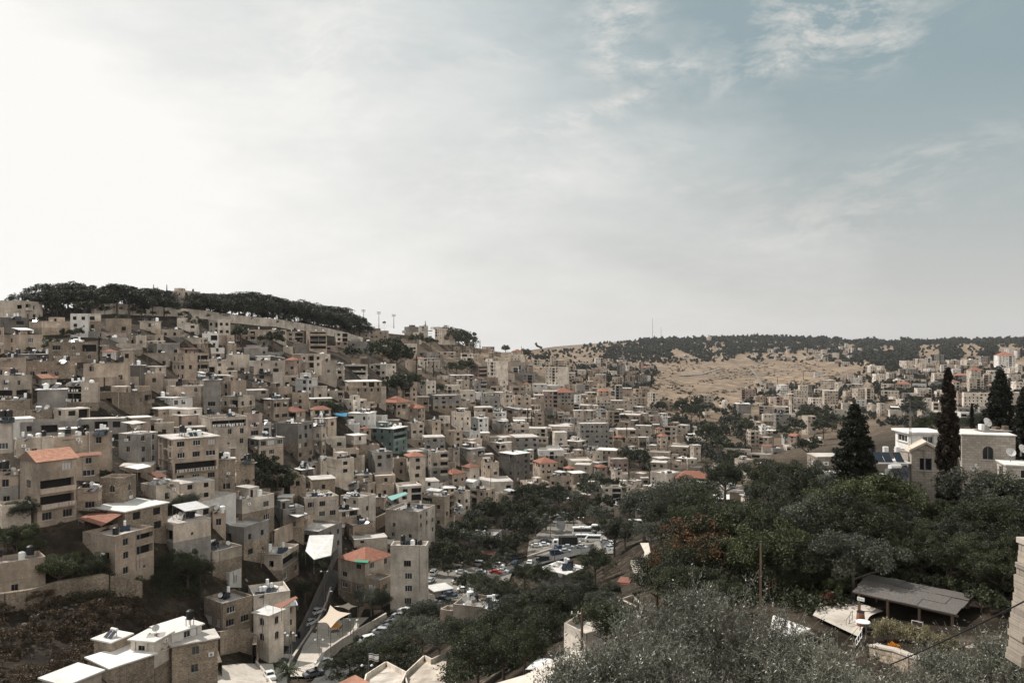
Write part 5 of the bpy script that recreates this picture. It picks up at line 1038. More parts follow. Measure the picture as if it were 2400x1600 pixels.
def vehicle(kind, x, y, head, paint, label=None, lift=.55, s=1.0):
    body, gl, wh = vehicle_parts(kind); k = (kind, paint)
    if k not in _bm: _bm[k] = body.mesh('body', [PAINT[paint]])
    name = {'car':'parked_car','van':'parked_van','bus':'parked_bus','minibus':'parked_minibus','truck':'parked_truck'}[kind]
    p = ground(x, y); p.z += lift; root = empty(name, p, math.radians(head)); root.scale = (s, s, s)
    link('body', _bm[k], root); link('windows', gl, root)
    for w in wh: link('wheel', w, root)
    if kind == 'truck':
        b = MB(); b.box(-4.4,-1.25,1.0,2.4,1.25,3.6,0); b.box(-4.3,-1.0,.7,2.5,1.0,.98,1); b.build('cargo_box', [M['black'], M['steel']], root)
    if kind == 'bus':
        b = MB(); b.box(-3,-.9,3.21,-1,.9,3.4,0); b.box(1,-.9,3.21,3,.9,3.4,0); b.build('roof_unit', [M['white']], root)
    cat = kind if kind != 'minibus' else 'minibus'
    if label: tag(root, label, cat, 'vehicles parked in the valley')
    else: later(root, f"{paint} parked {kind}", cat, x, y, 'vehicles parked in the valley')
    return root
LM.append((1160,1345,'red parked car')); LM.append((1325,1272,'black box truck')); LM.append((1375,1252,'white coach'))
vehicle('car', 744, 1442, 62, 'silver', 'upper of the two silver cars on the shaded street'); vehicle('car', 727, 1468, 62, 'silver', 'lower of the two silver cars on the shaded street')
for a in [('van',892,1492,172,'silver','pale van seen side-on at the lane below the playground'),('van',858,1512,215,'white','white van half under trees below the playground'),('car',760,1562,48,'white','white car nearest the playground railing at the bottom'),('car',735,1590,40,'grey','dark car at the bottom edge behind the white car'),('car',632,1595,-60,'white','white car at the bottom edge beside the curved yard wall'),
 ('car',920,1468,160,'grey','dark car at the head of the row above the side-on van'),('car',936,1452,160,'silver'),('car',905,1480,165,'grey'),('car',950,1440,150,'white'),
 ('van',1017,1350,80,'white','white van at the left end of the car park'),('car',1009,1368,70,'silver'),('car',1075,1330,20,'cream'),('van',1125,1330,-20,'silver'),('car',1082,1348,0,'white'),('car',1128,1348,-15,'silver'),('car',1148,1338,-10,'grey'),
 ('car',1162,1348,-12,'red','red car in the car park'),('car',1178,1345,-15,'white'),('van',1168,1333,-20,'white'),('car',1180,1326,-20,'cream'),('car',1074,1372,-10,'cream'),('minibus',1098,1376,80,'white','white minibus standing end-on among the car park cars'),('car',1088,1390,5,'white'),('car',1055,1402,-30,'blue'),('car',1040,1412,-30,'black'),
 ('car',1018,1425,-30,'grey'),('car',985,1428,-30,'black'),('car',1000,1440,-30,'grey'),('car',970,1444,-25,'black'),('car',1200,1310,10,'black'),('car',1210,1325,60,'blue'),('car',1242,1325,80,'white'),
 ('car',1258,1285,-10,'white'),('car',1276,1282,-10,'white'),('car',1280,1275,0,'blue'),('truck',1325,1283,180,'white','black-boxed truck with white cab in the upper parking lot'),('bus',1375,1256,180,'white','white coach with dark windows at the back of the upper lot'),('minibus',1362,1270,175,'white'),('minibus',1390,1272,175,'white'),
 ('bus',1420,1252,170,'white','second white coach, right of the first and partly behind a tree'),('car',1312,1290,10,'blue'),('car',1332,1288,-10,'silver'),('car',1364,1288,-30,'silver'),('car',1350,1277,-10,'cream'),('car',1325,1298,10,'silver'),('van',1304,1303,10,'blue','blue van parked at the edge of the low hall'),('van',1272,1318,175,'black','black hatchback-style van on the road beside the flat hall'),
 ('car',1398,1245,80,'white'),('car',1412,1243,80,'silver'),('car',1425,1242,80,'white'),('car',1298,1212,20,'white'),('car',1312,1205,10,'white'),('car',1332,1212,60,'silver'),('car',1338,1220,60,'grey'),('car',1420,1275,-20,'silver'),('car',1430,1292,-60,'silver'),('car',1438,1280,70,'white'),('van',1288,1215,60,'white'),
 ('car',1216,1404,-20,'black'),('car',870,1266,35,'silver','silver car on the lane behind the red-roofed street house'),('car',752,822,0,'white','white car on the road below the block with stacked balconies'),('car',198,748,0,'white'),('car',1205,868,0,'white'),('car',1215,870,0,'white'),('car',1182,866,-10,'white'),('minibus',1492,1236,0,'white','white minibus below the three-storey valley block'),('car',1520,1235,20,'silver')]:
    vehicle(*a[:5], label=a[5] if len(a) > 5 else None, s=.9 if a[2] > 1330 else 1.0)
# ------------------------------------------------------------------ poles, masts, wires
def pole(x, yb, yt, name, label, cat, r=.09, D=None, fn=None, mat='steel', group=None, r2=None):
    D = D or dist(x, yb); p = at(x, yb, D); h = (yb-yt)/F*D; root = empty(name, p); b = MB(); b.tube((0,0,-.5),(0,0,h),r,r2 or r*.6,8); b.build('post', M[mat], root)
    if fn: fn(root, h)
    if label: tag(root, label, cat, group)
    else: later(root, name.replace('_', ' '), cat, x, yt, group or name.replace('_', ' ')+'s')
    return root
def flood(root, h):
    b = MB(); b.bar((-1.2,0,h),(1.2,0,h),.15); b.bar((-1.2,0,h-1.1),(1.2,0,h-1.1),.15); b.build('crossarm', M['steel'], root)
    for z in (0, -1.1):
        for x in (-1.1, 0, 1.1): q = MB(); q.box(x-.35,-.5,h+z,x+.35,.1,h+z+.55); q.build('floodlight', M['steel'], root)
for x, yt, w in ((852,727,'leftmost'),(888,732,'middle'),(923,738,'rightmost')): pole(x, 768, yt, 'floodlight_mast', f'{w} of the three floodlight masts on the left ridge', 'light mast', .3, D=640, fn=flood, group='floodlight masts on the ridge')
pole(1529.5, 800, 746, 'radio_mast', 'taller of the two thin radio masts on the far skyline', 'mast', .9, D=3150, group='radio masts'); pole(1549.5, 798, 767, 'radio_mast', 'shorter of the two thin radio masts on the far skyline', 'mast', .9, D=3150, group='radio masts')
pole(997, 764, 752, 'rooftop_mast', 'stubby mast on the school stair tower', 'mast', .5, D=760)
def lampb(root, h):
    b = MB(); b.bar((0,0,h),(.9,0,h+.15),.07); b.build('arm', M['steel'], root); q = MB(); q.box(.8,-.15,h+.08,1.5,.15,h+.22); q.build('lamp', M['white'], root)
def lampd(root, h):
    b = MB(); b.bar((-.8,0,h),(.8,0,h),.06); b.build('arm', M['steel'], root)
    for x in (-.8, .8): q = MB(); q.tube((x,0,h-.05),(x,0,h+.15),.28,.12,10); q.build('lamp', M['white'], root)
for x, yb, yt in ((678,1560,1482),(684,1570,1488),(748,1540,1498),(765,1440,1386),(760,1420,1338),(803,1500,1450),(860,1600,1558),(1085,1560,1500),(828,1520,1452),(1362,1300,1212),(1315,1290,1244),(1330,1240,1222)): pole(x, yb, yt, 'street_lamp', None, 'street lamp', .09, fn=lampb if x % 2 else lampd, group='street lamps')
def util(root, h):
    b = MB(); b.bar((-.9,0,h-.5),(.9,0,h-.5),.1); b.build('crossarm', M['wood'], root)
    for x in (-.8,-.3,.3,.8): q = MB(); q.tube((x,0,h-.45),(x,0,h-.25),.05,.04,6); q.build('insulator', M['white'], root)
pole(1364, 1620, 1424, 'utility_pole', 'tall wooden utility pole in front of the white house', 'utility pole', .15, D=64, fn=util, mat='wood'); pole(1783, 1450, 1273, 'utility_pole', 'dark utility pole with lamps above the foreground olive', 'utility pole', .075, D=44, mat='wood')
pole(1312, 1610, 1512, 'utility_pole', 'thin grey pole at the bottom left of the white house', 'utility pole', .07, D=62)
pole(2051, 1180, 1080, 'utility_pole', 'grey pole at the corner of the solar panel platform', 'utility pole', .12, D=86, mat='wood'); pole(2075, 1160, 1120, 'utility_pole', 'short pole below the solar panel platform', 'utility pole', .08, D=84)
pole(1870, 1350, 1290, 'utility_pole', 'pale steel post beside the wooden ladder', 'post', .07, D=72)
for x, yb, yt in ((1245,1200,1150),(1150,1180,1080),(1194,1130,1080),(700,900,838),(75,980,860),(1058,1130,1095),(370,1180,1120),(1510,980,940),(345,860,800),(612,1330,1290),(1178,1150,1060),(1290,1260,1180),(815,1010,960),(520,1010,930),(1300,1330,1280)): pole(x, yb, yt, 'utility_pole', None, 'utility pole', .13, mat='wood', fn=util, group='utility poles among the houses')
# lattice antenna by the stone gable
def lattice(x, yb, yt, D, label):
    p = at(x, yb, D); h = (yb-yt)/F*D; root = empty('antenna_mast', p); b = MB()
    for i in range(3):
        a = i*2.09; b.tube((.22*math.cos(a),.22*math.sin(a),0),(.1*math.cos(a),.1*math.sin(a),h*.72),.03,.02,5)
    n = 16
    for k_ in range(n):
        z0, z1 = h*.72*k_/n, h*.72*(k_+1)/n; r0, r1 = .22-.12*k_/n, .22-.12*(k_+1)/n
        for i in range(3): a, c = i*2.09, (i+1)*2.09; b.bar((r0*math.cos(a),r0*math.sin(a),z0),(r1*math.cos(c),r1*math.sin(c),z1),.02)
    b.tube((0,0,h*.7),(0,0,h),.03,.015,5); b.build('lattice', M['steel'], root); q = MB()
    for z in (.8,.86,.92): q.bar((-.5,0,h*z),(.5,0,h*z),.025)
    q.build('aerial', M['steel'], root); tag(root, label, 'antenna')
lattice(2133, 1110, 935, 88, 'tall lattice antenna mast left of the stone gable house'); 
# minaret
def minaret(x, yb, yt, D):
    p = at(x, yb, D); h = (yb-yt)/F*D; root = empty('minaret', p); b = MB(); b.tube((0,0,-3),(0,0,h*.55),1.5,1.35,12); b.tube((0,0,h*.6),(0,0,h*.82),1.1,1.0,12); b.build('shaft', W['l'], root)
    q = MB(); q.tube((0,0,h*.55),(0,0,h*.6),2.1,2.1,12); q.build('balcony', W['l'], root); q = MB(); q.tube((0,0,h*.82),(0,0,h*.84),1.5,1.5,12); q.tube((0,0,h*.84),(0,0,h),1.1,.05,12); q.build('cap', W['c'], root)
    tag(root, 'slim pale minaret left of the bright far pair of apartment blocks', 'minaret')
minaret(1853, 975, 928, 840)
def cupola(x, yb, D):
    p = at(x, yb, D); root = empty('church_tower', p); b = MB(); b.box(-9,-6,-6,9,6,6); b.box(-4,-4,6,4,4,12); b.build('wall', W['l'], root); q = MB(); q.tube((0,0,12),(0,0,16),3.6,2.6,12); q.tube((0,0,16),(0,0,18.5),2.6,.2,12); q.build('dome', M['roofw'], root); tag(root, 'small pale domed tower on the far wooded skyline', 'tower')
cupola(1661, 793, 3000)
# cables
def cable(name, pts, r, label, sag=.3):
    b = MB()
    for p, q in zip(pts, pts[1:]):
        p, q = Vector(p), Vector(q); n = 14; L = (q-p).length; pr = p
        for i in range(1, n+1):
            t = i/n; c = p.lerp(q, t); c.z -= 4*t*(1-t)*sag*L*.05; b.tube(pr, c, r, r, 6, 0, False); pr = c
    o = b.build(name, M['rubber']); tag(o, label, 'cable')
cable('cable', [at(2058,1568,24), at(2420,1398,19)], .018, 'thick black cable crossing diagonally below the pergola', .2)
cable('cable', [at(1365,1432,64), at(1783,1280,44)], .012, 'overhead wire from the white house pole to the dark utility pole'); cable('cable', [at(1783,1282,44), at(2110,1225,60)], .012, 'overhead wire running right from the dark utility pole')
cable('cable', [at(1364,1430,64), at(1100,1600,80)], .014, 'overhead wire running down left from the white house pole')
for i, (a, c) in enumerate((((700,840,400),(880,870,420)),((1150,1082,395),(1245,1152,400)),((75,862,240),(345,802,300)),((370,1122,175),(612,1292,200)))): cable('cable', [at(*a), at(*c)], .03, ['wire strung above the cream arched block','wire over the dark unfinished house','wire over the square four-window house','wire above the big pale plastered house'][i])
# ------------------------------------------------------------------ walls
def wall(name, px, h, mat, label, th=.5, D=None, cat='wall', cap=None, step=6):
    """wall along photo points (x, y, [D]) that follows the ground"""
    pts = []
    for i in range(len(px)-1):
        for k_ in range(step): t = k_/step; pts.append([px[i][j]*(1-t)+px[i+1][j]*t for j in range(len(px[i]))])
    pts.append(list(px[-1])); P = [at(q[0], q[1], q[2]) if len(q) > 2 else ground(q[0], q[1]) for q in pts]
    root = empty(name, P[0]); b = MB(); u = 0; cb = MB(); o0 = P[0]
    for p, q in zip(P, P[1:]):
        p = p-o0; q = q-o0; dd = (q-p); L = dd.length; nn = Vector((-dd.y, dd.x, 0)).normalized()*th/2; z = Vector((0,0,h)); g = Vector((0,0,-3))
        b.quad(p-nn+g, q-nn+g, q-nn+z, p-nn+z, 0, [(u,-3),(u+L,-3),(u+L,h),(u,h)]); b.quad(q+nn+g, p+nn+g, p+nn+z, q+nn+z, 0, [(u+L,-3),(u,-3),(u,h),(u+L,h)]); b.quad(p-nn+z, q-nn+z, q+nn+z, p+nn+z, 0, [(u,0),(u+L,0),(u+L,th),(u,th)])
        if cap: k1 = nn*1.25; cb.quad(p-k1+z*1.001, q-k1+z*1.001, q-k1+z+Vector((0,0,.12)), p-k1+z+Vector((0,0,.12))); cb.quad(p-k1+z+Vector((0,0,.12)), q-k1+z+Vector((0,0,.12)), q+k1+z+Vector((0,0,.12)), p+k1+z+Vector((0,0,.12)))
        u += L
    b.build('masonry', W[mat], root)
    if cap: cb.build('coping', M[cap], root)
    tag(root, label, cat)
wall('hilltop_wall', [(215,738),(270,734),(350,738),(460,746),(560,758),(660,767),(740,779),(800,792),(850,806)], 4.6, 'l', 'long stone boundary wall under the hilltop pine grove', .8)
wall('retaining_wall', [(-40,1440),(60,1425),(150,1400),(240,1385),(330,1400)], 3.2, 'r', 'rough retaining wall under the lower left trees', 1)
wall('retaining_wall', [(790,1300),(775,1340),(745,1400),(728,1440),(700,1500)], 2.0, 'd', 'retaining wall along the upper left side of the shaded street', .6)
wall('street_wall', [(775,1385),(765,1420),(745,1462),(720,1500),(690,1545),(665,1590)], 1.1, 'd', 'low wall curving between the shaded street and the playground', .4, cap='sill')
wall('playground_wall', [(905,1458),(850,1490),(800,1520),(760,1550),(740,1590)], 2.2, 'l', 'pale stone wall below the playground with light coping', .5, cap='sill')
wall('garden_wall', [(512,1530),(560,1520),(600,1535),(596,1560)], 4.2, 'r', 'rounded rubble garden wall under the twin-terrace street house', .8)
wall('garden_wall', [(470,1570),(505,1560),(515,1590)], 3.0, 'r', 'lower rubble garden wall at the bottom left of the yard', .8)
wall('yard_wall', [(605,1540),(600,1560),(625,1590),(640,1620)], 1.1, 'l', 'thin curved wall edging the yard at the bottom', .3)
wall('terrace_wall', [(1175,870),(1240,868)], 9, 'b', 'tall terrace wall carrying parked cars at the far end of the left ridge', 1, cap='sill')
wall('garden_wall', [(2045,1545,52),(2100,1558,50),(2140,1575,47),(2195,1588,45)], .9, 'r', 'broken low stone wall in the garden below the pergola hedge', .5, cap='sill')
wall('roadside_wall', [(1235,1310),(1290,1292),(1340,1282)], 1.0, 'c', 'long low wall dividing the upper parking lot from the road', .4, cap='sill')
wall('garden_wall', [(950,1385),(990,1395),(1010,1400)], 1.6, 'b', 'short wall at the foot of the tall pale corner house', .4)
for i, (pts, h_) in enumerate((([(200,905),(330,900)],2.5),([(560,1015),(640,1012)],3),([(1090,915),(1180,920)],2),([(1240,930),(1330,955)],2),([(1330,960),(1420,990)],2),([(600,1110),(700,1150)],6),([(420,1190),(500,1160)],3),([(880,1240),(940,1210)],4),([(760,1130),(840,1150)],3),([(960,870),(1050,905)],2.5),([(640,1280),(720,1240),(800,1225)],4),([(820,1260),(880,1290)],3))):
    o_ = wall('retaining_wall', pts, h_, 'r' if i % 2 else 'b', ['low rubble wall below the arched rubble house','rubble wall on the slope beneath the curved balcony house','terrace wall under the pinkish balcony block','terrace wall on the dry end of the left ridge','second terrace wall lower on the dry ridge end','high rubble cliff wall overgrown with scrub','wall beside the big pale plastered house','wall beside the bright-roofed valley house','wall below the cream parapet house','wall on the dry bank among the ridge cypresses','long retaining wall beneath the long railed-roof house','wall above the red-roofed street house'][i], .7)
# near stone pillar wall at the right edge
def stone_pier():
    D = 21; k_ = D/F; p = at(2414, 1500, D); root = empty('stone_pier', p); b = MB(); g = random.Random(4); y = 1285; row = 0
    z = -.6
    while z < 2.45:
        h = g.uniform(.13,.22); x = -.06-.26*(1-z/2.4)+g.uniform(-.035,.035)
        while x < 1.2:
            w = g.uniform(.22,.42); dd = g.uniform(-.03,.03); n0 = len(b.v); b.box(x+.008,-.25+dd,z+.006,x+w-.008,.4,z+h-.006, g.choice((0,0,1))); x += w
        z += h
    b.box(.05,-.18,-.8,1.2,.35,2.42,2); b.build('masonry', [W['c'], W['s'], W['b']], root); q = MB(); q.box(-.08,-.3,2.46,1.3,.45,2.6); q.build('coping', M['sill'], root)
    tag(root, 'rough squared-stone pier at the right edge above the corner olive', 'pillar')
stone_pier()
# ------------------------------------------------------------------ pergola, hedge and garden on the right
def pergola():
    D = 62; A = at(2010, 1395, D); Bp = at(2235, 1430, D-5); c = A; root = empty('pergola', (A.x, A.y, at(2008, 1475, D).z), math.atan2(Bp.y-A.y, Bp.x-A.x)); L = (Vector((Bp.x, Bp.y, 0))-Vector((A.x, A.y, 0))).length
    dep = 3.3; h = 3.0
    # reed mats laid in three overlapping rows, each mat slightly off the next
    b = MB(); g = random.Random(3); rows = ((-.25,.95,h-.05,h+.22),(.9,2.1,h+.2,h+.42),(2.05,dep+.2,h+.42,h+.52))
    b_ = MB()
    for r_, (y0, y1, z0, z1) in enumerate(rows):
        x = -.3-.1*r_
        while x < L+.2:
            w = min(g.uniform(1.0, 1.7), L+.3-x); dz = g.uniform(-.03,.03); e = g.uniform(-.08,.08); n = 4
            b_.quad((x,y0+e,z0+dz+.02*r_),(x+w,y0+e,z0+dz+.02*r_),(x+w+.02,y1,z1+dz),(x+.02,y1,z1+dz),0,[(x,0),(x+w,0),(x+w,1),(x,1)]); b_.quad((x,y0+e,z0+dz-.05),(x+.02,y1,z1+dz-.05),(x+w+.02,y1,z1+dz-.05),(x+w,y0+e,z0+dz-.05),0); b_.quad((x,y0+e,z0+dz-.05),(x+w,y0+e,z0+dz-.05),(x+w,y0+e,z0+dz+.02),(x,y0+e,z0+dz+.02),0)
            x += w-.02
    b_.build('reed_roof', M['thatch'], root); f = MB()
    for y, z in ((0,h-.14),(dep/2,h+.12),(dep,h+.32)): f.box(-.2,y-.07,z-.1,L+.3,y+.07,z+.02)
    for i in range(7): x = L*i/6; f.bar((x,-.1,h-.16),(x,dep,h+.30),.1)
    f.build('beam', M['wood'], root)
    for x in (.1, L*.33, L*.66, L-.1):
        for y in (.05, dep-.05): q = MB(); q.box(x-.08,y-.08,-2.2,x+.08,y+.08,h-.14+(.4 if y > 1 else 0)); q.build('post', M['wood'], root)
    bk = MB(); bk.box(.2,dep-.12,-.6,L-.2,dep-.02,h-.1)
    for i in range(12): bk.box(.3+i*(L-.6)/12,dep-.15,-.5,.36+i*(L-.6)/12,dep-.121,h-.2)
    bk.build('shade_panel', M['dark'], root)  # near-black boards put in as the shade beneath the reed roof
    fl = MB(); fl.box(.1,.3,-.5,L-.2,dep-.1,-.1); fl.build('deck', M['wood'], root)
    s = MB(); s.box(.1,-.3,h-.62,.65,-.26,h-.35); sg = s.build('sign', M['white'], root); t_ = MB()
    for i, w_ in enumerate((.10,.05,.08,.05)): t_.box(.17+i*.115,-.315,h-.53,.17+i*.115+w_*.8,-.303,h-.44)
    t_.build('sign_marks', M['teal'], sg)
    for i, x in enumerate((L*.45, L*.5, L*.62)): s = MB(); s.box(x,.2,1.2+.2*i,x+.5,.24,1.4+.2*i); s.build('menu_board', M['concrete'], root)
    tag(root, 'pergola roofed with grey reed mats on dark posts at the right', 'pergola')
    for j, (x, w_) in enumerate(((2.2,.9),(3.6,.9),(5.2,.9),(6.4,.8))):
        pass
    return root
pergola()
def bench_table(x, y, D, label):
    p = at(x, y, D); root = empty('garden_table', p, .3); b = MB(); b.tube((0,0,.7),(0,0,.76),.5,.5,16); b.build('tabletop', M['white'], root)
    for a in (0,1.57,3.14,4.71): q = MB(); q.bar((math.cos(a)*.3,math.sin(a)*.3,0),(math.cos(a)*.25,math.sin(a)*.25,.7),.05); q.build('leg', M['steel'], root)
    tag(root, label, 'table')
bench_table(2023, 1480, 58, 'small round white table on the paved terrace by the hedge')
def barrel(x, y, D, label, mt):
    p = at(x, y, D); root = empty('standing_bin', p); b = MB(); b.tube((0,0,0),(0,0,.5),.26,.31,14); b.tube((0,0,.5),(0,0,1.0),.31,.26,14); b.build('body', M[mt], root); q = MB(); q.tube((0,0,1.0),(0,0,1.05),.28,.28,14); q.build('lid', M['black'], root); tag(root, label, 'bin')
barrel(2017, 1465, 59, 'dark brown barrel-shaped bin on the pergola terrace', 'rust')
def rail(name, pts, h, label, n=5, mat='steel', cat='railing'):
    P = [at(*p) for p in pts]; root = empty(name, P[0]); b = MB(); o0 = P[0]
    for p, q in zip(P, P[1:]):
        p, q = p-o0, q-o0
        for zz in (h, h*.5): b.bar(p+Vector((0,0,zz)), q+Vector((0,0,zz)), .05)
    b.build('rail', M[mat], root); c = MB()
    for p, q in zip(P, P[1:]):
        for i in range(n+1): t = p.lerp(q, i/n)-o0; c.bar(t, t+Vector((0,0,h)), .045)
    c.build('posts', M[mat], root); tag(root, label, cat)
rail('handrail', [(1983,1485,59),(1998,1462,60)], 1.0, 'short handrail on the steps of the pergola terrace', 2); rail('handrail', [(2005,1530,55),(2020,1505,57)], .9, 'white handrail beside the steps under the round table', 3, 'white'); rail('barrier', [(2137,1482,57.5),(2163,1488,57)], .9, 'white tubular frame standing in front of the pergola', 1, 'white')
rail('fence', [(1240,1302,300),(1290,1294,305)], 1.0, 'row of short posts along the upper parking lot edge', 8); rail('fence', [(845,765,620),(925,770,640)], 2.5, 'mesh fence line on the ridge below the floodlights', 20)
rail('fence', [(712,1530,170),(740,1505,175),(790,1500,180)], 1.3, 'railing around the lower playground corner', 8); rail('fence', [(1795,1398,66),(1862,1360,72)], 1.1, 'rickety sloping fence running up to the wooden ladder', 9, 'wood')
rail('fence', [(1255,1575,75),(1310,1530,82)], 1.1, 'rail at the edge of the pale lane below the white house', 5)
def hedge(name, pts, w, h, leaf, label, cat='hedge', n=150, size=.06):
    C = []; Rr = []; g = np.random.RandomState(8); P = [at(*p) for p in pts]; o0 = P[0]
    for p, q in zip(P, P[1:]):
        m = int((q-p).length/.28)+1
        for i in range(m):
            for j in range(3): c = p.lerp(q, i/m)-o0; C.append((c.x+g.normal()*.1, c.y+g.uniform(-.5,.5)*w, c.z+h*(.35+.5*g.rand()))); Rr.append(g.uniform(.22,.42)*min(1, h))
    root = empty(name, o0); link('foliage', leaf_mesh('foliage', C, Rr, n, size, .5, LEAF[leaf], seed=3), root); b = MB()
    for c in C[::6]: b.bar((c[0],c[1],c[2]-h),(c[0],c[1],c[2]),.04)
    b.build('stems', M['bark'], root); tag(root, label, cat)
hedge('hedge', [(2048,1500,56),(2110,1502,55),(2180,1525,53),(2255,1550,51)], 1.0, 1.5, 'hedge', 'yellowish flowering hedge in front of the pergola')
hedge('flower_bush', [(2085,1528,52),(2104,1530,52)], .4, .7, 'flower', 'clump of bright orange flowers below the yellowish hedge', 'flowers', 90, .05)
hedge('shrub_row', [(2040,1560,52),(2100,1565,51),(2160,1575,49)], 1.2, 1.0, 'broad', 'low green shrubs between hedge and broken garden wall', 'shrubs')
hedge('reddish_bush', [(2060,1640,40),(2110,1625,41),(2160,1640,40)], 1.5, 1.3, 'redbush', 'reddish bush at the bottom edge below the broken garden wall', 'bush', 170, .05)
hedge('reddish_bush', [(1930,1440,64),(1955,1438,64)], 1.5, 2.0, 'redbush', 'dark reddish bush left of the paved terrace', 'bush', 150, .07)
hedge('vine', [(236,1150,176),(290,1130,180)], .8, 1.6, 'broad', 'green creeper growing over the paired-arch rubble house', 'vine', 100, .1)
# wooden ladder tower
def ladder():
    p = at(1880, 1368, 70); root = empty('ladder_stair', p); h = 2.9
    for x in (-.5,.5): b = MB(); b.bar((x,0,-.3),(x,0,h),.09); b.build('stile', M['obark'], root)
    for i in range(9): b = MB(); b.box(-.48,-.12,.1+i*.31,.48,.12,.15+i*.31); b.build('step', M['obark'], root)
    tag(root, 'pale wooden ladder-like stair standing among the dark trees', 'stairs')
ladder()
# solar panel platform left of the stone gable house
def platform():
    p = at(2052, 1085, 86); root = empty('solar_platform', p); b = MB(); b.box(0,0,-.1,3.9,3,0.02); b.build('deck', M['roofw'], root)
    for x in (.1, 3.8): q = MB(); q.box(x-.06,.1,-4,x+.06,.22,-.1); q.build('post', M['steel'], root)
    for x in (.3,1.2,2.4): q = MB(); q.quad((x,.3,.1),(x+.85,.3,.1),(x+.85,1.4,1.0),(x,1.4,1.0)); q.quad((x,1.4,1.0),(x+.85,1.4,1.0),(x+.85,.3,.05),(x,.3,.05),1); q.build('solar_panel', [M['panel'], M['steel']], root)
    for x in (.6,2.0,3.3): q = MB(); q.tube((x,2,0),(x,2,1.5),.3,.3,12); q.build('tank', M['black' if x < 1 else 'white'], root)
    tag(root, 'roof platform with dark solar panels and tanks left of the stone gable house', 'platform')
platform()
def bigdish(x, y, D, r, label):
    p = at(x, y, D); root = empty('satellite_dish', p, .35); b = MB(); n = 20; prev = None
    for k_ in range(6):
        q = r*k_/5; z = .3*r*(k_/5)**2; ring = [Vector((q*math.cos(2*math.pi*i/n), -.9*z-q*math.sin(2*math.pi*i/n)*-.0, q*math.sin(2*math.pi*i/n))) for i in range(n)]
        ring = [Vector((v.x, v.y*.8+v.z*.45, v.z*.85-v.y*.5)) for v in ring]
        if prev:
            for i in range(n): j = (i+1) % n; b.quad(prev[i], prev[j], ring[j], ring[i])
        prev = ring
    b.build('bowl', M['dish'], root, True); q = MB()
    for a in (0,2.1,4.2): v = Vector((r*.9*math.cos(a), -.2*r, r*.8*math.sin(a))); q.bar(v, (0,-r*.75,r*.45), .03)
    q.tube((0,-r*.8,r*.4),(0,-r*.68,r*.5),.08,.08,8); q.build('feed_arm', M['steel'], root); q = MB(); q.tube((0,.1,-r*1.5),(0,.1,0),.06,.06,8); q.build('stand', M['steel'], root); tag(root, label, 'satellite dish', 'satellite dishes')
bigdish(2313, 990, 92, .56, 'large mesh satellite dish on the long stone house roof'); bigdish(2081, 1108, 86, .5, 'grey satellite dish on the low white roof below the solar platform'); bigdish(2277, 1098, 80, .3, 'white dish tilted right of the tall cypress, left of a pair'); bigdish(2288, 1092, 80, .25, 'round white dish, right of the tilted pair by the tall cypress'); bigdish(2395, 1052, 76, .45, 'white dish on the right-edge stone house roof')
# ------------------------------------------------------------------ white house with canopies, lane slabs, bottom roofs
def polyroof(name, pts, th, mat, label, cat, parts=None, post=0, par=None):
    P = [at(*p) for p in pts]; o0 = P[0]; root = empty(name, o0); b = MB(); n = len(P); q = [p-o0 for p in P]; n0 = len(b.v)
    b.v += [tuple(v) for v in q]; b.f.append(tuple(range(n))); b.m.append(0); b.uv += [(v.x, v.y) for v in q]
    b.v += [tuple(v-Vector((0,0,th))) for v in reversed(q)]; b.f.append(tuple(range(n0+n, n0+2*n))); b.m.append(0); b.uv += [(v.x, v.y) for v in q]
    for i in range(n): v, w_ = q[i], q[(i+1) % n]; z = Vector((0,0,th)); b.quad(v-z, w_-z, w_, v, 0, [(0,0),((w_-v).length,0),((w_-v).length,th),(0,th)])
    b.build(parts or 'slab', mat if not isinstance(mat, str) else M[mat], root)
    if post:
        for v in q: c = MB(); c.bar(v-Vector((0,0,post)), v-Vector((0,0,th)), .1); c.build('post', M['steel'], root)
    if par:
        c = MB()
        for i in range(n):
            v, w_ = q[i], q[(i+1) % n]; dd = (w_-v); nn = Vector((-dd.y, dd.x, 0)).normalized()*.18; z = Vector((0,0,par)); L = dd.length
            c.quad(v, w_, w_+z, v+z, 0, [(0,0),(L,0),(L,par),(0,par)]); c.quad(w_+nn, v+nn, v+nn+z, w_+nn+z, 0, [(0,0),(L,0),(L,par),(0,par)]); c.quad(v+z, w_+z, w_+nn+z, v+nn+z, 0)
        c.build('parapet', W['l'], root)
    tag(root, label, cat); return root
polyroof('white_house', [(1322,1478,70),(1372,1503,67),(1500,1465,74),(1510,1432,90),(1482,1407,92),(1362,1450,80)], 4.4, W['l'], 'white-walled house with a walled roof terrace behind the foreground olive', 'house', 'wall', par=.7); LM.append((1400,1460,'white terrace house'))
polyroof('sail_canopy', [(1395,1450,77),(1425,1424,80),(1450,1436,79),(1500,1440,80),(1470,1452,76)], .05, 'cloth', 'tan cloth canopy over the white house roof terrace', 'canopy', 'cloth', post=1.6)
polyroof('gable_frame', [(1436,1418,84),(1462,1404,84),(1492,1418,84),(1490,1422,80),(1462,1409,80),(1438,1424,80)], .15, 'cloth', 'pale gabled roof frame at the back of the white house terrace', 'canopy', 'frame', post=1.8)
polyroof('lane_slab', [(1230,1580,62),(1345,1522,66),(1368,1525,60),(1372,1560,54),(1320,1640,44),(1180,1640,60),(1120,1612,70)], .5, 'pave', 'pale concrete lane slab running below the white house', 'path'); COL.objects[-1]
polyroof('metal_awning', [(1232,1566,66),(1262,1541,72),(1313,1543,68),(1262,1566,62)], .08, 'sheet', 'flat sheet awning over the pale lane at the bottom', 'awning', 'sheet', post=2.2)
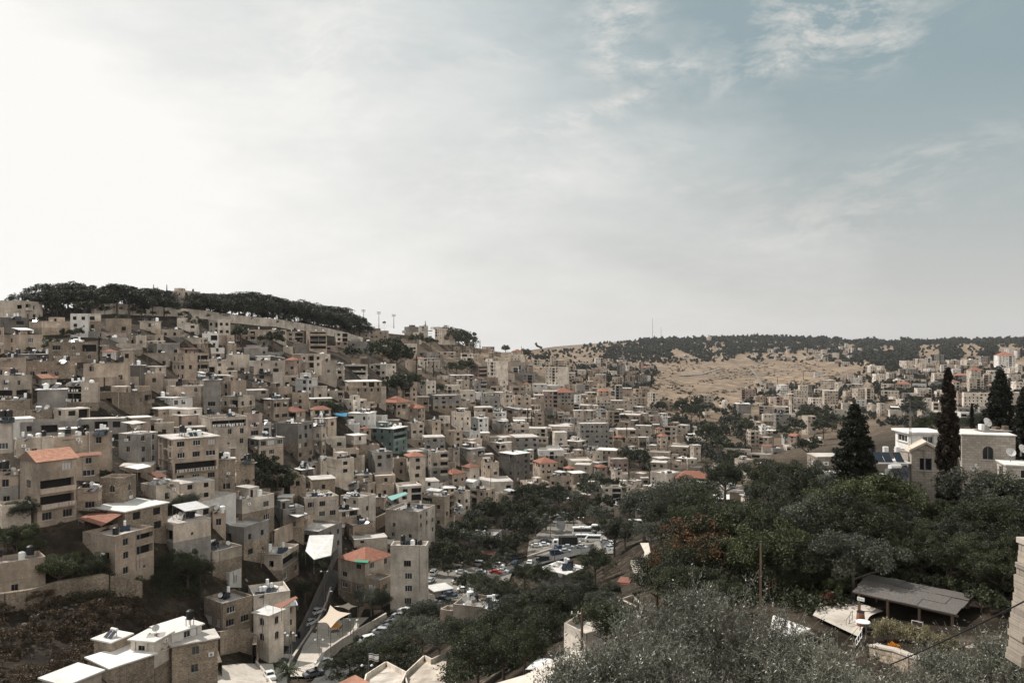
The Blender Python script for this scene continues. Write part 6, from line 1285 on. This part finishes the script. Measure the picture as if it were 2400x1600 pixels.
polyroof('flat_roof_house', [(950,1590,112),(995,1547,125),(1012,1556,121),(1050,1537,128),(1075,1550,122),(1075,1600,104),(1060,1625,98),(960,1630,100)], 5, W['c'], 'house seen from above with grey parapets at the bottom edge', 'house', 'wall', par=.8); LM.append((1010,1580,'grey-parapet bottom house'))
polyroof('flat_roof_house', [(860,1590,112),(905,1560,124),(950,1585,112),(930,1630,98),(850,1630,100)], 5, W['l'], 'white-parapet roof at the bottom edge beside the flag', 'house', 'wall', par=.7)
polyroof('tile_edge_roof', [(790,1600,104),(832,1580,112),(880,1605,100),(850,1650,92),(780,1650,92)], .6, 'tileo', 'orange-edged low roof at the very bottom left of the flag', 'roof')
polyroof('white_slope_roof', [(1812,1440,60),(1900,1472,56),(1850,1490,50),(1800,1492,50)], .15, 'roofw', 'white sloping roof glimpsed through the foreground olive', 'roof', post=2.5)
polyroof('tent_roof', [(725,1254,212),(782,1252,222),(776,1300,196),(736,1310,186),(716,1290,196)], .15, 'roofw', 'bright white angular sheet roof between the street houses', 'roof', post=3.5); LM.append((750,1275,'bright angular sheet roof'))
polyroof('white_canopy', [(670,1202,222),(695,1192,232),(721,1203,224),(697,1211,214)], .12, 'roofw', 'small bright white canopy over a glazed porch', 'canopy', post=2.4)
polyroof('flat_canopy', [(290,1093,180),(335,1086,188),(355,1092,184),(322,1099,176)], .1, 'roofw', 'thin white diamond-shaped canopy in front of the grey balconied house', 'canopy', post=2.5)
polyroof('dark_tarp_roof', [(480,1170,200),(512,1167,206),(528,1183,200),(525,1198,194),(480,1205,190)], .1, 'black', 'dark tarpaulin shelter beside the big pale plastered house', 'canopy', 'tarp', post=2.5)
polyroof('teal_awning', [(908,1163,268),(950,1152,280),(956,1156,276),(918,1172,258)], .15, 'teal', 'teal corrugated awning above the bright-roofed valley house', 'awning', post=2.5)
polyroof('patched_tile_roof', [(184,1214,160),(238,1231,155),(292,1201,163),(240,1189,172)], .15, 'tile', 'patched red tile slope over half the roof terrace of the patched red roof house', 'roof', post=2.2)
polyroof('green_awning', [(830,1304,217),(868,1308,214),(862,1318,206),(832,1316,208)], .12, 'green', 'green tarp on the terrace of the red-roofed street house', 'awning', 'tarp', post=2)
polyroof('blue_awning', [(780,967,352),(815,967,355),(812,976,345),(785,974,345)], .2, 'blue', 'blue tarp awning in the middle of the left slope', 'awning', 'tarp', post=2.5)
polyroof('blue_awning', [(672,944,375),(700,944,378),(698,950,370),(674,950,370)], .15, 'blue', 'small blue awning above the central red hipped roof', 'awning', 'tarp', post=2.5)
polyroof('green_net', [(1216,1054,470),(1236,1053,470),(1236,1060,466),(1216,1060,466)], .2, 'green', 'green netting on the roof of the tall dark unfinished house', 'net', 'net', post=1.5)
polyroof('striped_awning', [(1285,1358,232),(1320,1360,230),(1315,1374,222),(1292,1370,224)], .1, 'cloth', 'pale striped awning in front of the flat hall by the parking lot', 'awning', 'cloth', post=2)
polyroof('rust_awning', [(640,1418,158),(693,1396,168),(698,1400,164),(660,1424,152)], .1, 'rust', 'rusty red awning on the side of the arched street house', 'awning', 'sheet', post=2.5)
polyroof('tile_garden_roof', [(1020,1470,172),(1050,1450,186),(1092,1484,168),(1126,1456,184),(1130,1470,174),(1096,1494,160),(1070,1482,166)], .5, 'tileo', 'orange tiled garden roof with a valley below the tank-crowded house', 'roof', post=2.5)
polyroof('wood_shed_roof', [(1128,1289,276),(1165,1291,274),(1160,1300,268),(1126,1296,270)], .12, 'tiled', 'brown sheet porch roof at the foot of the lone valley house', 'roof', post=2.5)
polyroof('shade_roof', [(1235,1410,196),(1260,1405,200),(1270,1414,192),(1240,1416,190)], .12, 'roofg', 'small grey thatched hut roof in the garden below the flat hall', 'roof', post=2)
def green_sheet():
    p = at(1045, 1422, 204); root = empty('green_tarpaulin', p, -.2); b = MB(); n = 8
    for i in range(n):
        for j in range(n):
            f_ = lambda a, c: Vector((-1.3+2.6*a/n, -.25*math.sin(a*1.3)-.1*c/n, -1.3+2.6*c/n+.15*math.sin(a)))
            b.quad(f_(i,j), f_(i+1,j), f_(i+1,j+1), f_(i,j+1))
    b.build('cloth', M['green'], root, True); tag(root, 'hanging bright green tarpaulin beside the tank-crowded garden house', 'tarpaulin')
green_sheet()
def sail(name, corners, label):
    P = [at(*c) for c in corners]; o0 = P[0]; root = empty(name, o0); b = MB(); n = 12; q = [p-o0 for p in P]
    def f_(u, v):
        w = q[0].lerp(q[1], u).lerp(q[3].lerp(q[2], u), v); c = (q[0]+q[1]+q[2]+q[3])/4; e = 1-.35*(4*u*(1-u)*(1-4*v*(1-v))+4*v*(1-v)*(1-4*u*(1-u)))*.8
        r = c+(w-c)*e; r.z -= 0; return r
    for i in range(n):
        for j in range(n): b.quad(f_(i/n,j/n), f_((i+1)/n,j/n), f_((i+1)/n,(j+1)/n), f_(i/n,(j+1)/n))
    b.build('cloth', M['cloth'], root, True)
    for v in q: c = MB(); c.tube(v-Vector((0,0,5)), v+Vector((0,0,.1)), .09, .07, 8); c.build('mast', M['steel'], root)
    tag(root, label, 'shade sail', 'shade sails over the playground')
sail('shade_sail', [(774,1417,186),(822,1436,178),(775,1471,164),(744,1458,168)], 'large tan shade sail stretched over the playground'); sail('shade_sail', [(783,1420,192),(817,1411,198),(838,1420,194),(818,1429,188)], 'smaller tan shade sail behind the large one'); LM.append((780,1440,'large tan shade sail'))
def climbing():
    p = at(783, 1492, 172); root = empty('climbing_frame', p, .5)
    for x in (-1,1):
        for y in (-.7,.7): b = MB(); b.tube((x,y,0),(x,y,2.4),.07,.07,8); b.build('post', M['steel'], root)
    b = MB(); b.box(-1,-.7,1.2,1,.7,1.3); b.build('deck', M['wood'], root); b = MB(); b.quad((1,-.35,1.3),(3,-.35,.2),(3,.35,.2),(1,.35,1.3)); b.quad((1,-.35,1.25),(1,.35,1.25),(3,.35,.15),(3,-.35,.15)); b.build('slide', PAINT['cream'], root)
    b = MB(); b.quad((-1.1,-.8,2.3),(1.1,-.8,2.3),(1.1,0,2.9),(-1.1,0,2.9)); b.quad((1.1,.8,2.3),(-1.1,.8,2.3),(-1.1,0,2.9),(1.1,0,2.9)); b.build('roof', LEAF['flower'], root); tag(root, 'orange playground climbing frame with slide by the shade sail', 'climbing frame')
climbing()
# flag with two blue stripes and a six-pointed star, flying beside the bottom roofs
def flag():
    D = 118; p = at(864, 1600, D); root = empty('flag', p, .15); h = (1600-1530)/F*D; b = MB(); b.tube((0,0,0),(0,0,h),.035,.03,8); b.build('pole', M['steel'], root)
    w_, hh = 1.45, 1.0
    def f_(u, v, o=0): return Vector((u*w_, .10*math.sin(u*7)+o, h-hh+v*hh-u*.22+.04*math.sin(u*6)))
    c = MB(); s = MB(); n = 14
    for i in range(n):
        c.quad(f_(i/n,0), f_((i+1)/n,0), f_((i+1)/n,1), f_(i/n,1))
        for v0, v1 in ((.09,.24),(.76,.91)):
            for o in (-.006,.006): s.quad(f_(i/n,v0,o), f_((i+1)/n,v0,o), f_((i+1)/n,v1,o), f_(i/n,v1,o))
    cu, cv, r = .5, .5, .19
    for k0 in (0, 1):
        T_ = [(cu+r*hh/w_*math.sin(math.radians(k0*180+a)), cv+r*math.cos(math.radians(k0*180+a))) for a in (0,120,240)]
        for i in range(3):
            (a0,b0),(a1,b1) = T_[i], T_[(i+1) % 3]; k1 = .78
            for o in (-.008,.008): s.quad(f_(a0,b0,o), f_(a1,b1,o), f_(cu+(a1-cu)*k1,cv+(b1-cv)*k1,o), f_(cu+(a0-cu)*k1,cv+(b0-cv)*k1,o))
    c.build('cloth', M['white'], root); s.build('emblem', PAINT['blue'], root); tag(root, 'white flag with two blue stripes and a blue six-pointed star', 'flag')
flag()
# stairs and paved plots in the garden at the end of the path
def stairs(x, y, D, n, w, label):
    p = at(x, y, D); root = empty('garden_stairs', p, .1)
    for i in range(n): b = MB(); b.box(-w/2, i*.4, .17*i-.35, w/2, i*.4+.4, .17*(i+1)); b.build('step', M['pave'], root)
    tag(root, label, 'stairs')
stairs(1503, 1352, 118, 9, 1.5, 'pale garden stairs climbing beside the dark trees'); 
polyroof('paved_plot', [(1445,1363,112),(1455,1350,118),(1482,1352,116),(1476,1366,110)], .3, 'tiled', 'square plot edged with red brick in the sunny garden', 'terrace')
# shed goats: none. rooftop lines: none.
# ------------------------------------------------------------------ finish the labels of the pending things
ORD = ['nearest','second nearest','third nearest','fourth nearest','fifth nearest','sixth nearest','seventh nearest','eighth nearest','ninth nearest','tenth nearest','eleventh nearest','twelfth nearest','thirteenth nearest','fourteenth nearest','fifteenth nearest','sixteenth nearest','seventeenth nearest','eighteenth nearest','nineteenth nearest','twentieth nearest']
grp = {}
for o, desc, x, y in PENDING:
    c = sorted((((lx-x)**2+((ly-y)*1.3)**2)**.5, lx, ly, nm) for lx, ly, nm in LM)[0]; dx, dy = x-c[1], (y-c[2])*1.3
    rel = ('right of' if dx > 0 else 'left of') if abs(dx) > 2.2*abs(dy) else ('above' if dy < 0 else 'below') if abs(dy) > 2.2*abs(dx) else ('upper' if dy < 0 else 'lower')+('-right of' if dx > 0 else '-left of')
    grp.setdefault((desc, rel, c[3]), []).append((c[0], id(o), o))
for (desc, rel, nm), L_ in grp.items():
    L_.sort(key=lambda t: (t[0], t[1]))
    for i, (_, _, o) in enumerate(L_):
        o['label'] = f"{desc}, {ORD[min(i,19)]+' ' if len(L_) > 1 else ''}{rel} the {nm}"
# ------------------------------------------------------------------ air
if HAZE:
    b = MB(); b.box(-9000, -60, -760, 9000, 14000, 320); m = bpy.data.materials.new('haze'); t = NT(m); v = t.a('ShaderNodeVolumePrincipled'); v.inputs['Color'].default_value = (.86,.87,.9,1); v.inputs['Density'].default_value = HAZE; v.inputs['Anisotropy'].default_value = .2
    o = t.a('ShaderNodeOutputMaterial'); t.l(v.outputs[0], o.inputs['Volume']); o = b.build('haze', m); o['kind'] = 'stuff'; o['label'] = 'thin pale haze over the valley and far hills'; o['category'] = 'haze'
# ------------------------------------------------------------------ camera, sun, sky
cam = bpy.data.cameras.new('camera'); co = bpy.data.objects.new('camera', cam); COL.objects.link(co); co.rotation_euler = (math.pi/2, 0, 0)
cam.sensor_width = 36; cam.lens = 36*F/2400; cam.clip_end = 60000; cam.clip_start = .5; sc.camera = co
AZ, EL = -56, 47
sun = bpy.data.lights.new('sun', 'SUN'); sun.energy = 5.0; sun.angle = math.radians(.5); sun.color = (1, .95, .89); so = bpy.data.objects.new('sun', sun); COL.objects.link(so)
dirv = Vector((math.sin(math.radians(AZ))*math.cos(math.radians(EL)), math.cos(math.radians(AZ))*math.cos(math.radians(EL)), math.sin(math.radians(EL))))
so.rotation_euler = dirv.to_track_quat('Z', 'Y').to_euler()
w = bpy.data.worlds.new('World'); sc.world = w; t = NT(w); tc = t.a('ShaderNodeTexCoord').outputs['Generated']
sky = t.a('ShaderNodeTexSky', sky_type='NISHITA'); sky.sun_disc = False; sky.sun_elevation = math.radians(EL); sky.sun_rotation = math.radians(AZ); sky.air_density = 1.0; sky.dust_density = 2.5; sky.ozone_density = 1.0
sp = t.a('ShaderNodeSeparateXYZ'); t.l(tc, sp.inputs[0]); X, Y, Z = sp.outputs
yy = t.math('MAXIMUM', Y, .05); px = t.math('DIVIDE', X, yy); pz = t.math('DIVIDE', Z, yy)   # gnomonic directions for the cloud field
n1 = t.noise(tc, 2.2, 6, .6, (1, 1, 2.2)); n2 = t.noise(tc, 5.5, 8, .62, (1, 1, 2.6))
dist1 = t.math('ADD', t.math('MULTIPLY', t.math('SUBTRACT', n1, .5), .55), t.math('MULTIPLY', t.math('SUBTRACT', t.noise(tc, 4.5, 8, .62, (.8, 1, 2.4)), .5), .5))
# bright veil: everything left of a slanting edge, thinning to the right
g = t.math('ADD', t.math('ADD', t.math('MULTIPLY', px, -1.0), t.math('MULTIPLY', pz, -.62)), dist1)
veil = t.rng(g, -.48, .30, 0, 1); veil = t.math('MAXIMUM', veil, 0); 
hor = t.rng(pz, .03, .36, 1, 0); hor = t.math('POWER', t.math('MAXIMUM', hor, 0), 1.3)
def blob(cx_, cz_, rx, rz, rot, amt):
    dx = t.math('SUBTRACT', px, cx_); dz = t.math('SUBTRACT', pz, cz_); c, s = math.cos(rot), math.sin(rot)
    u = t.math('DIVIDE', t.math('ADD', t.math('MULTIPLY', dx, c), t.math('MULTIPLY', dz, s)), rx); v = t.math('DIVIDE', t.math('SUBTRACT', t.math('MULTIPLY', dz, c), t.math('MULTIPLY', dx, s)), rz)
    r2 = t.math('ADD', t.math('MULTIPLY', u, u), t.math('MULTIPLY', v, v)); return t.math('MULTIPLY', t.math('POWER', 2.718, t.math('MULTIPLY', r2, -1.0)), amt)
tot = None
for a in ((.13,.40,.05,.035,.3,1.1),(.12,.36,.035,.045,.2,1.0),(.19,.345,.07,.02,.0,.9),(.06,.27,.10,.018,.20,1.1),(.14,.30,.06,.012,.35,.9),(.40,.41,.12,.05,.25,1.1),(.36,.36,.14,.022,.35,1.0),(.46,.37,.06,.03,.5,.9),(-.02,.355,.14,.022,.05,.4),(.40,.15,.18,.04,.15,.6),(.30,.19,.14,.015,.0,.35),(-.24,.35,.12,.10,.6,.8),(.5,.22,.16,.03,.3,.5),(.0,.20,.2,.05,.2,.6)):
    q = blob(*a); tot = q if tot is None else t.math('MAXIMUM', tot, q)
wv = t.a('ShaderNodeVectorMath', operation='ADD'); nv = t.a('ShaderNodeTexNoise'); nv.inputs['Scale'].default_value = 4; t.l(tc, nv.inputs['Vector']); vs = t.a('ShaderNodeVectorMath', operation='SCALE'); vs.inputs['Scale'].default_value = .13; t.l(nv.outputs['Color'], vs.inputs[0]); t.l(tc, wv.inputs[0]); t.l(vs.outputs[0], wv.inputs[1])
n3 = t.noise(wv.outputs[0], 17.0, 10, .66, (1.0, 1, 2.4)); m_ = t.a('ShaderNodeMapping'); wispn = t.rng(t.math('ADD', t.math('MULTIPLY', n3, .8), t.math('MULTIPLY', n2, .2)), .44, .585, 0, 1)
wisp = t.math('MULTIPLY', tot, wispn)
skyc = t.mix(.88, sky.outputs[0], (2.95, 3.8, 3.95))
c = t.mix(t.math('MULTIPLY', hor, .92, True), skyc, (5.9, 5.75, 5.5))
c = t.mix(t.math('MULTIPLY', wisp, .9, True), c, (6.6, 6.5, 6.2))
c = t.mix(t.math('MULTIPLY', veil, 1.0, True), c, (9.4, 9.25, 8.95))
c = t.mix(t.rng(t.math('SUBTRACT', t.math('MULTIPLY', X, .75), t.math('MULTIPLY', Y, .65)), .35, .8, 0, 1), c, (16.5, 15.6, 14.5))   # unseen brightness added behind and right of the viewer to light the facades
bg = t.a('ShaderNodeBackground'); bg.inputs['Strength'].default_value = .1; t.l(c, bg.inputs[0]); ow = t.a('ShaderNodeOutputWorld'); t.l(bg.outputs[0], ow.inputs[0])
sc.render.engine = 'CYCLES'; sc.view_settings.view_transform = 'Standard'; sc.view_settings.look = 'None'; sc.view_settings.gamma = 1; sc.view_settings.exposure = 0.06
sc.cycles.max_bounces = 6; sc.cycles.transparent_max_bounces = 4
print('trees', NT_, 'objects', len(bpy.data.objects))
